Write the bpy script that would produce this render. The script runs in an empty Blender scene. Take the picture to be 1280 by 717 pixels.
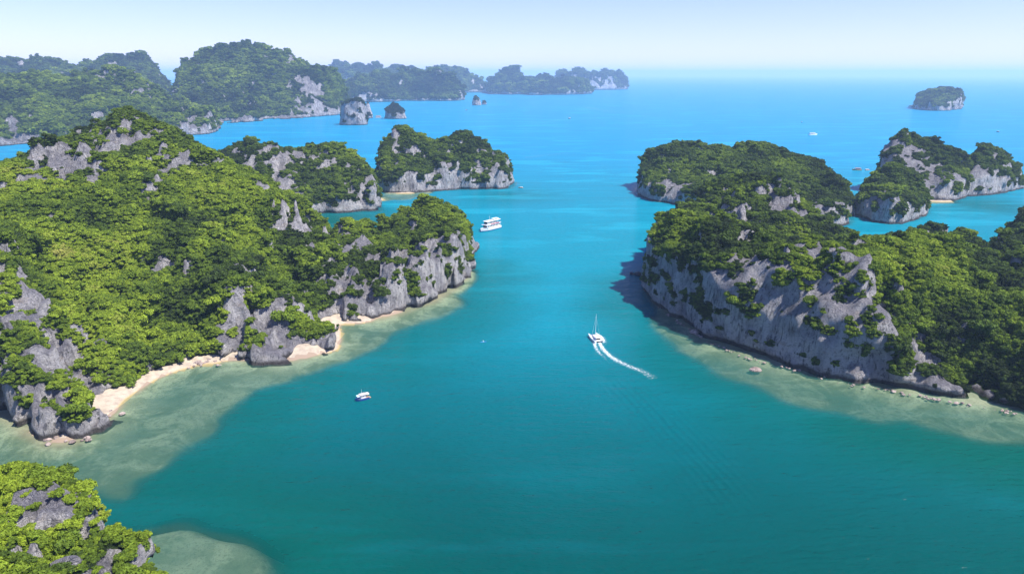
import bpy, math, random
import numpy as np
from mathutils import Vector

sc = bpy.context.scene
R = math.radians
random.seed(7)

# ------------------------------------------------------------------ camera
CAM_H = 150.0
FPX = 853.0
PITCH = math.atan((358.5 - 93.0) / FPX)
cam = bpy.data.objects.new('camera', bpy.data.cameras.new('camera'))
sc.collection.objects.link(cam)
cam.location = (0, 0, CAM_H)
cam.rotation_euler = (math.pi / 2 - PITCH, 0, 0)
cam.data.lens = 24.0
cam.data.sensor_width = 36.0
cam.data.clip_start = 1.0
cam.data.clip_end = 200000.0
sc.camera = cam

# ------------------------------------------------------------------ light
SUN_EL, SUN_AZ = 59.0, -25.0          # azimuth measured from +X (right) towards +Y (far)
world = bpy.data.worlds.new('World'); sc.world = world; world.use_nodes = True
wn = world.node_tree; wn.nodes.clear()
wo = wn.nodes.new('ShaderNodeOutputWorld'); wb = wn.nodes.new('ShaderNodeBackground')
sky = wn.nodes.new('ShaderNodeTexSky'); sky.sky_type = 'NISHITA'; sky.sun_disc = False
sky.sun_elevation = R(SUN_EL); sky.sun_rotation = R(90 - SUN_AZ)
sky.altitude = 150; sky.air_density = 1.0; sky.dust_density = 0.0; sky.ozone_density = 2.2
wb.inputs['Strength'].default_value = 0.128
stn = wn.nodes.new('ShaderNodeMix'); stn.data_type = 'RGBA'; stn.blend_type = 'MULTIPLY'; stn.inputs['Factor'].default_value = 1.0
stn.inputs[7].default_value = (.61, .575, .92, 1); wn.links.new(sky.outputs[0], stn.inputs[6]); wn.links.new(stn.outputs[2], wb.inputs[0]); wn.links.new(wb.outputs[0], wo.inputs[0])
sd = bpy.data.lights.new('sun', 'SUN'); sd.energy = 5.0; sd.angle = R(0.5); sd.color = (1.0, 0.955, 0.88)
sun = bpy.data.objects.new('sun', sd); sc.collection.objects.link(sun)
sv = Vector((math.cos(R(SUN_EL)) * math.cos(R(SUN_AZ)), math.cos(R(SUN_EL)) * math.sin(R(SUN_AZ)), math.sin(R(SUN_EL))))
sun.rotation_euler = sv.to_track_quat('Z', 'Y').to_euler()
sun.location = (300, 100, 600)
HAZE_DENSITY = 0.000075
sc.view_settings.view_transform = 'Standard'; sc.view_settings.look = 'None'
sc.view_settings.exposure = 0.86; sc.view_settings.gamma = 1.0
sc.view_settings.use_curve_mapping = False
sc.render.engine = 'CYCLES'
sc.cycles.max_bounces = 6; sc.cycles.diffuse_bounces = 3; sc.cycles.glossy_bounces = 2
sc.cycles.transmission_bounces = 3; sc.cycles.transparent_max_bounces = 8; sc.cycles.volume_bounces = 1
sc.cycles.use_denoising = True
sc.cycles.sample_clamp_indirect = 6.0
sc.cycles.caustics_reflective = False; sc.cycles.caustics_refractive = False

# ------------------------------------------------------------------ pixel <-> world
cp, sp_ = math.cos(PITCH), math.sin(PITCH)
def ray(px, py):
    u = (px - 640) / FPX; v = (358.5 - py) / FPX
    return np.array([u, cp + v * sp_, -sp_ + v * cp])
def at0(px, py, z=0.0):
    d = ray(px, py); t = (z - CAM_H) / d[2]
    return (d[0] * t, d[1] * t)
def atY(px, py, Y):
    d = ray(px, py); t = Y / d[1]
    return (d[0] * t, Y, CAM_H + d[2] * t)
def proj(x, y, z):
    zz = z - CAM_H
    f = y * cp - zz * sp_; u = y * sp_ + zz * cp
    return 640 + FPX * x / f, 358.5 - FPX * u / f

# ------------------------------------------------------------------ tags, meshes
COL = sc.collection
def tag(o, label=None, cat=None, group=None, kind=None):
    if label: o['label'] = label
    if cat: o['category'] = cat
    if group: o['group'] = group
    if kind: o['kind'] = kind
    return o
def empty(name, loc, rz=0.0):
    o = bpy.data.objects.new(name, None); COL.objects.link(o)
    o.location = loc; o.rotation_euler = (0, 0, rz); o.empty_display_size = 1
    return o
def mesh_np(name, V, F, mat=None, smooth=True, parent=None, link=True):
    V = np.asarray(V, np.float32); F = np.asarray(F, np.int32); k = F.shape[1]
    me = bpy.data.meshes.new(name)
    me.vertices.add(len(V)); me.vertices.foreach_set('co', V.ravel())
    me.loops.add(len(F) * k); me.loops.foreach_set('vertex_index', F.ravel())
    me.polygons.add(len(F)); me.polygons.foreach_set('loop_start', np.arange(0, len(F) * k, k, dtype=np.int32))
    me.update(calc_edges=True)
    me.polygons.foreach_set('use_smooth', np.full(len(F), smooth))
    me.validate()
    if mat: me.materials.append(mat)
    o = bpy.data.objects.new(name, me)
    if link: COL.objects.link(o)
    if parent: o.parent = parent
    return o
def vattr(o, name, arr):
    a = o.data.attributes.new(name, 'FLOAT', 'POINT'); a.data.foreach_set('value', np.asarray(arr, np.float32))

class MB:
    def __init__(s): s.v = []; s.f = []
    def add(s, V, F):
        n = len(s.v); s.v += [tuple(p) for p in V]; s.f += [tuple(i + n for i in q) for q in F]
    def box(s, x0, x1, y0, y1, z0, z1, tx=0.0, ty=0.0, b=0.06):
        """box with chamfered vertical edges; tx, ty taper the top"""
        b = min(b, (x1 - x0) * .3, (y1 - y0) * .3)
        def ring(z, ix, iy):
            a0, a1, c0, c1 = x0 + ix, x1 - ix, y0 + iy, y1 - iy
            return [(a0 + b, c0, z), (a1 - b, c0, z), (a1, c0 + b, z), (a1, c1 - b, z), (a1 - b, c1, z), (a0 + b, c1, z), (a0, c1 - b, z), (a0, c0 + b, z)]
        e = min(b, (z1 - z0) * .3)
        rs = [ring(z0, 0, 0), ring(z1 - e, tx, ty), ring(z1, tx + e, ty + e)]
        V = [p for r in rs for p in r]
        F = [tuple(range(7, -1, -1)), tuple(range(16, 24))]
        for k in range(2):
            for i in range(8):
                j = (i + 1) % 8; F.append((k * 8 + i, k * 8 + j, k * 8 + 8 + j, k * 8 + 8 + i))
        s.add(V, F)
    def tube(s, a, b, r, r2=None, n=8):
        a, b = Vector(a), Vector(b); r2 = r if r2 is None else r2
        d = (b - a).normalized(); u = d.orthogonal().normalized(); w = d.cross(u)
        V = []
        for c, q in ((a, r), (b, r2)):
            for i in range(n):
                t = 2 * math.pi * i / n; V.append(c + u * math.cos(t) * q + w * math.sin(t) * q)
        F = [(i, (i + 1) % n, n + (i + 1) % n, n + i) for i in range(n)] + [tuple(range(n - 1, -1, -1)), tuple(range(n, 2 * n))]
        s.add(V, F)
    def blob(s, c, rx, ry, rz, n=8, m=6):
        V = [(c[0], c[1], c[2] - rz)]; F = []
        for j in range(1, m):
            ph = math.pi * j / m
            for i in range(n):
                t = 2 * math.pi * i / n
                V.append((c[0] + rx * math.sin(ph) * math.cos(t), c[1] + ry * math.sin(ph) * math.sin(t), c[2] - rz * math.cos(ph)))
        V.append((c[0], c[1], c[2] + rz)); L = len(V) - 1
        for i in range(n): F.append((0, 1 + (i + 1) % n, 1 + i))
        for j in range(m - 2):
            for i in range(n):
                a = 1 + j * n + i; b = 1 + j * n + (i + 1) % n; F.append((a, b, b + n, a + n))
        for i in range(n): F.append((L, 1 + (m - 2) * n + i, 1 + (m - 2) * n + (i + 1) % n))
        s.add(V, F)
    def hull(s, L, W, H, D, y0=0.0, sharp=2.2, rise=0.4, n=16, full=0.88):
        V = []; F = []; k = 7
        for i in range(n + 1):
            t = i / n; x = -L / 2 + L * t
            w = W / 2 * (1 - max(0, (t - .5) / .5) ** sharp) * (full + (1 - full) * min(1, t * 4)) + .02
            zt = H * (1 + rise * t ** 3); xs = x + (L * .05 * max(0, (t - .6) / .4))
            dd = D * (1 - .6 * max(0, (t - .7) / .3))
            V += [(x, y0, -dd), (x, y0 + w * .7, -dd * .45), (x, y0 + w * .92, .05), (xs, y0 + w, zt), (xs, y0 - w, zt), (x, y0 - w * .92, .05), (x, y0 - w * .7, -dd * .45)]
        for i in range(n):
            for j in range(k):
                jj = (j + 1) % k; F.append((i * k + j, (i + 1) * k + j, (i + 1) * k + jj, i * k + jj))
        F.append(tuple(range(k))[::-1]); F.append(tuple(n * k + j for j in range(k)))
        s.add(V, F)
    def build(s, name, mat, parent=None, smooth=False):
        me = bpy.data.meshes.new(name); me.from_pydata(s.v, [], s.f); me.update()
        me.polygons.foreach_set('use_smooth', [smooth] * len(me.polygons))
        me.materials.append(mat)
        o = bpy.data.objects.new(name, me); COL.objects.link(o)
        if parent: o.parent = parent
        return o

# ------------------------------------------------------------------ node helpers
def new_mat(name):
    m = bpy.data.materials.new(name); m.use_nodes = True; nt = m.node_tree
    b = nt.nodes['Principled BSDF']
    return m, nt, b
class N:
    def __init__(s, nt): s.nt = nt
    def node(s, t, **kw):
        n = s.nt.nodes.new(t)
        for k, v in kw.items(): setattr(n, k, v)
        return n
    def link(s, a, b): s.nt.links.new(a, b)
    def pos(s): return s.node('ShaderNodeNewGeometry').outputs['Position']
    def scale(s, v, k):
        n = s.node('ShaderNodeVectorMath', operation='MULTIPLY'); s.link(v, n.inputs[0]); n.inputs[1].default_value = k; return n.outputs[0]
    def noise(s, v, sc_, det=4, rough=.55, dist=0.0):
        n = s.node('ShaderNodeTexNoise'); s.link(v, n.inputs['Vector']); n.inputs['Scale'].default_value = sc_
        n.inputs['Detail'].default_value = det; n.inputs['Roughness'].default_value = rough; n.inputs['Distortion'].default_value = dist
        return n.outputs['Fac']
    def ramp(s, f, a, b, c0=0.0, c1=1.0):
        n = s.node('ShaderNodeMapRange', interpolation_type='SMOOTHSTEP'); s.link(f, n.inputs['Value'])
        n.inputs['From Min'].default_value = a; n.inputs['From Max'].default_value = b
        n.inputs['To Min'].default_value = c0; n.inputs['To Max'].default_value = c1; return n.outputs['Result']
    def math(s, op, a, b=None, clamp=False):
        n = s.node('ShaderNodeMath', operation=op, use_clamp=clamp)
        for i, x in enumerate((a, b)):
            if x is None: continue
            if isinstance(x, (int, float)): n.inputs[i].default_value = x
            else: s.link(x, n.inputs[i])
        return n.outputs[0]
    def mix(s, f, a, b):
        n = s.node('ShaderNodeMix', data_type='RGBA')
        if isinstance(f, (int, float)): n.inputs['Factor'].default_value = f
        else: s.link(f, n.inputs['Factor'])
        for k, x in ((6, a), (7, b)):
            if isinstance(x, tuple): n.inputs[k].default_value = (*x, 1)
            else: s.link(x, n.inputs[k])
        return n.outputs[2]
    def attr(s, name, typ='GEOMETRY'):
        n = s.node('ShaderNodeAttribute', attribute_type=typ, attribute_name=name); return n.outputs['Fac']
    def bump(s, h, dist, strength=1.0, normal=None):
        n = s.node('ShaderNodeBump'); s.link(h, n.inputs['Height']); n.inputs['Distance'].default_value = dist; n.inputs['Strength'].default_value = strength
        if normal: s.link(normal, n.inputs['Normal'])
        return n.outputs['Normal']

def paint(name, col, rough=0.45, metal=0.0, var=0.12):
    m, nt, b = new_mat(name); n = N(nt)
    tc = n.node('ShaderNodeTexCoord').outputs['Object']
    f = n.noise(tc, 1.7, 4, .6)
    c = n.mix(n.ramp(f, .35, .75), col, tuple(x * (1 - var * 2) for x in col))
    n.link(c, b.inputs['Base Color']); b.inputs['Roughness'].default_value = rough; b.inputs['Metallic'].default_value = metal
    return m

def rock_material(name='karst_limestone', s=1.0, light=1.0):
    m, nt, b = new_mat(name); n = N(nt); P = n.pos()
    vs = n.scale(P, (1, 1, .45)); hs = n.scale(P, (.45, .45, 1.3))
    n1 = n.noise(vs, .11 * s, 6, .62, .6); n2 = n.noise(vs, .5 * s, 5, .65, .4); n3 = n.noise(P, .035 * s, 3, .5)
    n4 = n.noise(hs, .22 * s, 4, .6); n5 = n.noise(P, 1.3 * s, 4, .7)
    grey = (.40 * light, .385 * light, .405 * light); pale = (.68 * light, .65 * light, .63 * light); dark = (.045, .045, .056); warm = (.46, .37, .29)
    c = n.mix(n.ramp(n1, .38, .58), grey, pale)
    c = n.mix(n.ramp(n3, .47, .60, 0, .8), c, (.66 * light, .63 * light, .63 * light)); c = n.mix(n.ramp(n.noise(P, .07 * s, 4, .6), .52, .66, 0, .6), c, (.20, .192, .21))
    c = n.mix(n.ramp(n2, .52, .68, 0, .75), c, dark); vs2 = n.scale(P, (1, 1, .16)); n6 = n.noise(vs2, .30 * s, 5, .65, 1.6); c = n.mix(n.ramp(n6, .56, .66, 0, .7), c, dark); c = n.mix(n.ramp(n6, .36, .47, .6, 0), c, (.66, .64, .66))
    c = n.mix(n.ramp(n4, .56, .72, 0, .5), c, warm); n7 = n.noise(n.scale(P, (.6, .6, 1.6)), .75 * s, 4, .7, 1.5); c = n.mix(n.ramp(n7, .56, .64, 0, .6), c, dark)
    # weathered tops: upward faces are darker lichen grey
    nz = n.node('ShaderNodeSeparateXYZ'); g = n.node('ShaderNodeNewGeometry'); n.link(g.outputs['Normal'], nz.inputs[0])
    c = n.mix(n.ramp(nz.outputs[2], .2, .8, 0, .7), c, (.185, .178, .205))
    # tide band
    pz = n.node('ShaderNodeSeparateXYZ'); n.link(P, pz.inputs[0])
    zz = n.math('ADD', pz.outputs[2], n.math('MULTIPLY', n.math('SUBTRACT', n1, .5), -5.0))
    c = n.mix(n.ramp(zz, 1.2, 3.2, .85, 0), c, (.035, .028, .024))
    # plants and moss
    veg = n.attr('veg')
    vg = n.math('ADD', veg, n.math('MULTIPLY', n.math('SUBTRACT', n5, .5), .8))
    moss = n.mix(n.ramp(n5, .35, .65), (.018, .036, .010), (.045, .075, .018))
    c = n.mix(n.ramp(vg, .40, .62), c, moss)
    n.link(c, b.inputs['Base Color']); b.inputs['Roughness'].default_value = .9; b.inputs['Specular IOR Level'].default_value = .15
    vo = n.node('ShaderNodeTexVoronoi', feature='F1'); n.link(n.scale(P, (1, 1, .3)), vo.inputs['Vector']); vo.inputs['Scale'].default_value = .28 * s
    h = n.math('ADD', n.math('MULTIPLY', n1, 2.2), n.math('MULTIPLY', n2, 1.2))
    h = n.math('ADD', h, n.math('MULTIPLY', vo.outputs['Distance'], .55))
    h = n.math('ADD', h, n.math('MULTIPLY', n5, .6)); h = n.math('ADD', h, n.math('MULTIPLY', n.math('ABSOLUTE', n.math('SUBTRACT', n7, .5)), 2.2));  h = n.math('ADD', h, n.math('MULTIPLY', n.math('ABSOLUTE', n.math('SUBTRACT', n6, .5)), 3.0))
    n.link(n.bump(h, 2.1 / s, 1.0), b.inputs['Normal'])
    return m
ROCK = rock_material()
ROCK_FAR = rock_material('far_limestone', .30)

def leaf_material():
    m, nt, b = new_mat('foliage'); n = N(nt)
    t = n.attr('tint', 'INSTANCER')
    cr = n.node('ShaderNodeValToRGB'); n.link(t, cr.inputs[0])
    e = cr.color_ramp.elements
    e[0].position = 0; e[0].color = (.018, .030, .011, 1)
    e[1].position = 1; e[1].color = (.40, .38, .10, 1)
    for p, c in ((.25, (.040, .062, .018)), (.45, (.082, .132, .020)), (.65, (.155, .228, .023)), (.85, (.26, .345, .030))):
        x = e.new(p); x.color = (*c, 1)
    P = n.node('ShaderNodeTexCoord').outputs['Object']
    f = n.noise(P, 2.2, 3, .6)
    hs = n.node('ShaderNodeHueSaturation'); n.link(cr.outputs[0], hs.inputs['Color']); n.link(n.ramp(f, .3, .7, .65, 1.35), hs.inputs['Value'])
    n.link(hs.outputs[0], b.inputs['Base Color']); b.inputs['Roughness'].default_value = .7; b.inputs['Specular IOR Level'].default_value = .12
    tr = n.node('ShaderNodeBsdfTranslucent'); n.link(hs.outputs[0], tr.inputs['Color'])
    mx = n.node('ShaderNodeMixShader'); mx.inputs[0].default_value = .3
    n.link(b.outputs[0], mx.inputs[1]); n.link(tr.outputs[0], mx.inputs[2])
    n.link(mx.outputs[0], nt.nodes['Material Output'].inputs['Surface'])
    return m
LEAF = leaf_material()
BARK = paint('bark', (.10, .085, .07), .9)

# ------------------------------------------------------------------ noise
def _wmat(n, h, wl, phase):
    u = np.arange(n) * h / wl + phase; i0 = np.floor(u).astype(int); t = u - i0
    m = i0.max() + 4; A = np.zeros((n, m), np.float32); r = np.arange(n)
    w = (-.5 * t + t * t - .5 * t ** 3, 1 - 2.5 * t * t + 1.5 * t ** 3, .5 * t + 2 * t * t - 1.5 * t ** 3, -.5 * t * t + .5 * t ** 3)
    for k in range(4): A[r, i0 + k] += w[k]
    return A
def gnoise(shape, h, wl, rng):
    if np.isscalar(wl): wl = (wl,) * len(shape)
    M = [_wmat(n, h, w, rng.rand()) for n, w in zip(shape, wl)]
    L = rng.uniform(-1, 1, [m.shape[1] for m in M]).astype(np.float32)
    for m in M: L = np.tensordot(L, m, axes=([0], [1]))
    return L
_LAT = np.random.RandomState(5).uniform(-1, 1, (64, 64, 64)).astype(np.float32)
def pnoise(P, wl, off=0.0):
    u = P / wl + off + 17.3; i = np.floor(u).astype(int); t = u - i; t = t * t * (3 - 2 * t); r = 0
    for a in (0, 1):
        for b in (0, 1):
            for c in (0, 1):
                w = (t[:, 0] if a else 1 - t[:, 0]) * (t[:, 1] if b else 1 - t[:, 1]) * (t[:, 2] if c else 1 - t[:, 2])
                r = r + w * _LAT[(i[:, 0] + a) % 64, (i[:, 1] + b) % 64, (i[:, 2] + c) % 64]
    return r
def chaikin(P, n=2):
    P = np.asarray(P, float)
    for _ in range(n):
        Q = np.roll(P, -1, 0); P = np.stack([.75 * P + .25 * Q, .25 * P + .75 * Q], 1).reshape(-1, 2)
    return P
def sdf_poly(X, Y, P):
    """signed distance, positive inside"""
    sh = X.shape; x = X.ravel(); y = Y.ravel(); d2 = np.full(x.shape, 1e18); ins = np.zeros(x.shape, bool)
    Q = np.roll(P, -1, 0)
    for (ax, ay), (bx, by) in zip(P, Q):
        ex, ey = bx - ax, by - ay; l = ex * ex + ey * ey + 1e-9
        t = np.clip(((x - ax) * ex + (y - ay) * ey) / l, 0, 1)
        d2 = np.minimum(d2, (x - ax - t * ex) ** 2 + (y - ay - t * ey) ** 2)
        c = (ay > y) != (by > y)
        ins ^= c & (x < ex * (y - ay) / (ey if abs(ey) > 1e-9 else 1e-9) + ax)
    d = np.sqrt(d2); return np.where(ins, d, -d).reshape(sh)
def smin(a, b, k):
    h = np.clip(.5 + .5 * (b - a) / k, 0, 1); return b + (a - b) * h - k * h * (1 - h)
def sstep(x, a, b):
    t = np.clip((x - a) / (b - a), 0, 1); return t * t * (3 - 2 * t)

def surface_nets(f, org, h):
    """dual surface of f = 0 (solid where f > 0)"""
    s = f > 0
    nx, ny, nz = f.shape
    c = np.zeros((nx - 1, ny - 1, nz - 1), np.int8)
    for a in (0, 1):
        for b in (0, 1):
            for d in (0, 1): c += s[a:nx - 1 + a, b:ny - 1 + b, d:nz - 1 + d]
    act = (c > 0) & (c < 8); I = np.argwhere(act)
    idx = np.full(act.shape, -1, np.int32); idx[act] = np.arange(len(I), dtype=np.int32)
    corner = np.array([[a, b, d] for a in (0, 1) for b in (0, 1) for d in (0, 1)])
    val = np.stack([f[I[:, 0] + q[0], I[:, 1] + q[1], I[:, 2] + q[2]] for q in corner], 1)
    acc = np.zeros((len(I), 3)); cnt = np.zeros(len(I))
    for i in range(8):
        for j in range(i + 1, 8):
            if np.abs(corner[i] - corner[j]).sum() != 1: continue
            a, b = val[:, i], val[:, j]; m = (a > 0) != (b > 0)
            t = np.where(m, a / np.where(np.abs(a - b) < 1e-9, 1e-9, a - b), 0)
            p = corner[i] + t[:, None] * (corner[j] - corner[i]); acc += p * m[:, None]; cnt += m
    V = np.array(org) + (I + acc / cnt[:, None]) * h
    Fs = []
    for ax in range(3):
        o1, o2 = [(1, 2), (2, 0), (0, 1)][ax]
        a = np.take(s, range(0, s.shape[ax] - 1), ax); b = np.take(s, range(1, s.shape[ax]), ax)
        e = np.argwhere(a != b)
        ok = (e[:, o1] > 0) & (e[:, o2] > 0) & (e[:, o1] < f.shape[o1] - 1) & (e[:, o2] < f.shape[o2] - 1); e = e[ok]
        up = a[e[:, 0], e[:, 1], e[:, 2]]
        q = []
        for d1, d2 in ((-1, -1), (0, -1), (0, 0), (-1, 0)):
            k = e.copy(); k[:, o1] += d1; k[:, o2] += d2; q.append(idx[k[:, 0], k[:, 1], k[:, 2]])
        q = np.stack(q, 1); q[~up] = q[~up][:, ::-1]; Fs.append(q)
    return V, np.concatenate(Fs)

def rbf(ctrl, X, Y, lam=1.0):
    C = np.array(ctrl, float); d = np.hypot(C[:, None, 0] - C[None, :, 0], C[:, None, 1] - C[None, :, 1])
    n = len(C); A = np.zeros((n + 1, n + 1)); A[:n, :n] = -d - lam * np.eye(n) * 0 + lam * np.eye(n); A[:n, n] = 1; A[n, :n] = 1
    w = np.linalg.solve(A, np.append(C[:, 2], 0)); r = np.full(X.shape, w[n])
    for i in range(n): r = r - w[i] * np.hypot(X - C[i, 0], Y - C[i, 1])
    return r

# ------------------------------------------------------------------ karst builder
TREE_PTS = []      # (pos, scale, tint, rz, near)
SHORES = []        # (world polygon, name)
def island(poly, ctrl, vox, seed, k=4.0, kspots=(), rocks=(), green=(), tint=.45, tvar=.16, tree=2.5, spacing=2.6,
           amp=1.0, wscale=1.0, notch=2.6, veg0=.34, name='island', label=None, cat='island', mat=None, top=4, zmin=-5.0, kind='structure',
           round_=9.0, crag=0.0, warp=1.0, dens=1.0, lobes=1.0, crests=.8, relief=0.0, tufts=1.0, grow=0.0):
    """poly: world shoreline; ctrl: world points (x, y, z) of the top surface; rocks/green: (x, y, z, radius, amount)"""
    rng = np.random.RandomState(seed); P = chaikin(poly, 2); SHORES.append(P)
    x0, y0 = P.min(0) - 8 * wscale; x1, y1 = P.max(0) + 8 * wscale
    zt = max(c[2] for c in ctrl) + 14 * wscale * amp
    nx, ny, nz = int((x1 - x0) / vox) + 2, int((y1 - y0) / vox) + 2, int((zt - zmin) / vox) + 2
    xs = x0 + np.arange(nx) * vox; ys = y0 + np.arange(ny) * vox; zs = zmin + np.arange(nz) * vox
    X, Y = np.meshgrid(xs, ys, indexing='ij'); S2 = (nx, ny); w = wscale
    wx = (4.5 * gnoise(S2, vox, 45 * w, rng) + 2.4 * gnoise(S2, vox, 18 * w, rng) + 1.2 * gnoise(S2, vox, 8 * w, rng)) * w * warp
    wy = (4.5 * gnoise(S2, vox, 45 * w, rng) + 2.4 * gnoise(S2, vox, 18 * w, rng) + 1.2 * gnoise(S2, vox, 8 * w, rng)) * w * warp
    for (sx, sy, r_, kv) in kspots:
        g = 1 - .92 * np.exp(-(((X - sx) ** 2 + (Y - sy) ** 2) / (r_ * r_)) ** 2); wx *= g; wy *= g
    d = sdf_poly(X + wx, Y + wy, P)
    T = rbf(ctrl, X + wx * .6, Y + wy * .6); T = np.clip(T, 2, max(c[2] for c in ctrl) + 3)
    bil = np.abs(gnoise(S2, vox, 42 * w, rng)); bil2 = np.abs(gnoise(S2, vox, 19 * w, rng))
    T = T + w * amp * lobes * (5.5 * (.32 - bil) + 3.6 * (.32 - bil2) + 1.2 * gnoise(S2, vox, 8 * w, rng))
    if relief: T = T + relief * w * (9 * (.30 - np.abs(gnoise(S2, vox, (75 * w, 60 * w), rng))) + 2 * (.3 - bil))
    T = np.minimum(T, 3 + np.maximum(d, -5) * 12)
    crest = np.clip(1 - np.abs(gnoise(S2, vox, 55 * w, rng)) / .16, 0, 1) * np.clip(gnoise(S2, vox, 38 * w, rng) * 2.2 + .25, 0, 1) * crests
    kk = np.full(S2, math.atan(k)); ws = np.ones(S2)
    for (sx, sy, r, kv) in kspots:
        g = np.exp(-((X - sx) ** 2 + (Y - sy) ** 2) / (r * r)) * 6; kk += g * math.atan(kv); ws += g
    kk = np.tan(kk / ws)
    nstr = notch * np.clip(.75 + .6 * gnoise(S2, vox, 30 * w, rng), .15, 1.4) * sstep(kk, .8, 2.0)
    for (sx, sy, r_, kv) in kspots: d = d - 1.0 * np.exp(-((X - sx) ** 2 + (Y - sy) ** 2) / (r_ * r_)) * (kv > 1.29) * (kv < 2.1) * grow
    G = np.zeros(S2)
    for (sx, sy, r_, kv) in kspots: G = np.maximum(G, np.exp(-((X - sx) ** 2 + (Y - sy) ** 2) / (r_ * r_)) * grow * (kv < 2.1))
    T = np.maximum(T, 15 * np.clip(G * 1.6, 0, 1) * sstep(d, 2, 12))
    T3 = T[:, :, None]; d3 = d[:, :, None]; Z = zs[None, None, :]
    off = np.maximum(Z - 3.5, 0) / kk[:, :, None] + nstr[:, :, None] * np.exp(-((Z - .6) / 1.9) ** 2) + np.where(Z < -1, (Z + 1) * 1.2, 0)
    f = smin((T3 - Z) * .72, (d3 - off), round_ * w ** .7).astype(np.float32)
    S3 = (nx, ny, nz)
    n3 = 3.4 * gnoise(S3, vox, (26 * w, 26 * w, 24 * w), rng) + 2.3 * gnoise(S3, vox, (12 * w, 12 * w, 13 * w), rng) + 1.4 * gnoise(S3, vox, (6.0 * w, 6.0 * w, 9 * w), rng) + 1.3 * gnoise(S3, vox, (22 * w, 22 * w, 6.5 * w), rng)
    a = gnoise(S3, vox, (9 * w, 9 * w, 22 * w), rng); n3 += 2.0 * (.3 - np.abs(a))
    if vox < 3.5 * w: n3 += .8 * gnoise(S3, vox, (3.2 * w, 3.2 * w, 8 * w), rng)
    f += (n3 * amp * w * (1 - .75 * G[:, :, None])).astype(np.float32)
    if True:
        gpx, gpy = proj(X, np.maximum(Y, 1), T); gd = np.hypot(X, Y)
        def anch2(rx, ry, a_, b_):
            m = np.where(((gpx - a_) ** 2 + (gpy - b_) ** 2 < 64) & (d > 2), gd, 1e9); q_ = np.unravel_index(np.argmin(m), m.shape)
            return (X[q_], Y[q_]) if m[q_] < 1e8 else (rx, ry)
        cr = crag + .8 * crest
        for (rx, ry, rz, rr, am, ppx_, ppy_) in rocks:
            if am > 0: (rx, ry) = anch2(rx, ry, ppx_, ppy_); cr += am * np.exp(-((X - rx) ** 2 + (Y - ry) ** 2) / (rr * rr))
        pin = 1 - 2.2 * np.abs(gnoise(S2, vox, (7 * w, 11 * w), rng)); pin2 = 1 - 2 * np.abs(gnoise(S2, vox, (3.4 * w, 5.5 * w), rng))
        f += ((np.clip(cr, 0, 1.0) * (pin * 3.2 + pin2 * 1.6) * w)[:, :, None]).astype(np.float32)
    del n3, a
    f[0] = -1; f[-1] = -1; f[:, 0] = -1; f[:, -1] = -1; f[:, :, 0] = -1; f[:, :, -1] = -1
    V, F = surface_nets(f, (x0, y0, zmin), vox)
    # keep the biggest piece and drop floating crumbs
    par = np.arange(len(V))
    E = np.concatenate([F[:, :2], F[:, 1:3], F[:, 2:4]])
    while True:
        mn = np.minimum(par[E[:, 0]], par[E[:, 1]]); q = par.copy()
        np.minimum.at(q, E[:, 0], mn); np.minimum.at(q, E[:, 1], mn); q = q[q]
        if (q == par).all(): break
        par = q
    r, cnt = np.unique(par, return_counts=True); keep = par == r[cnt.argmax()]
    mp = np.cumsum(keep) - 1; F = mp[F[keep[F[:, 0]]]]; V = V[keep]
    # normals
    fn = np.cross(V[F[:, 2]] - V[F[:, 0]], V[F[:, 3]] - V[F[:, 1]]); vn = np.zeros_like(V)
    for j in range(4): np.add.at(vn, F[:, j], fn)
    vn /= np.linalg.norm(vn, axis=1, keepdims=True) + 1e-9
    # smoothed normal for the broad slope
    sn = vn.copy()
    for _ in range(3):
        q = sn[F].mean(1); s2 = np.zeros_like(sn)
        for j in range(4): np.add.at(s2, F[:, j], q)
        sn = s2 / (np.linalg.norm(s2, axis=1, keepdims=True) + 1e-9)
    veg = (.55 * sn[:, 2] + .45 * vn[:, 2]) - veg0 + .30 * pnoise(V * (1, 1, .6), 22 * w, seed) + .20 * pnoise(V, 9 * w, seed + 3)
    veg += .22 * pnoise(V, 4.5 * w, seed + 5) + .12 * pnoise(V * (1, 1, .4), 2.6 * w, seed + 6)
    lowc = (1 - sstep(V[:, 2] + 5 * pnoise(V, 30 * w, seed + 4), 2.0, 9.0 * min(w, 1.5)))
    for (bx_, by_, br_, bk_) in kspots: lowc = lowc * (1 - .95 * np.exp(-((V[:, 0] - bx_) ** 2 + (V[:, 1] - by_) ** 2) / (br_ * br_)))
    veg -= .9 * lowc
    ci_ = np.clip(((V[:, 0] - x0) / vox).astype(int), 0, nx - 1); cj_ = np.clip(((V[:, 1] - y0) / vox).astype(int), 0, ny - 1)
    veg -= .55 * crest[ci_, cj_]
    vpx, vpy = proj(V[:, 0], V[:, 1], V[:, 2]); vd = np.linalg.norm(V - (0, 0, CAM_H), axis=1)
    def anchor(p):
        m = np.where((vpx - p[5]) ** 2 + (vpy - p[6]) ** 2 < (4 + 1.2 * vox * FPX / max(p[1], 50) * .5) ** 2)[0]
        return V[m[np.argmin(vd[m])]] if len(m) else np.array(p[:3])
    brk = 1 + (1.3 if vox < 2 else .5) * pnoise(V, 4.0 * w, seed + 13) + .9 * pnoise(V, 9 * w, seed + 14)
    wob = 1 + .55 * pnoise(V, 7 * w, seed + 11) + .45 * pnoise(V, 17 * w, seed + 12)
    for p in rocks:
        q = ((V - anchor(p)) ** 2 * (1, 1, .7)).sum(1); veg -= abs(p[4]) * np.exp(-q * wob / (p[3] * p[3])) * brk
    for p in green:
        q = ((V - anchor(p)) ** 2).sum(1); veg += p[4] * np.exp(-q * wob / (p[3] * p[3]))
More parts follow.
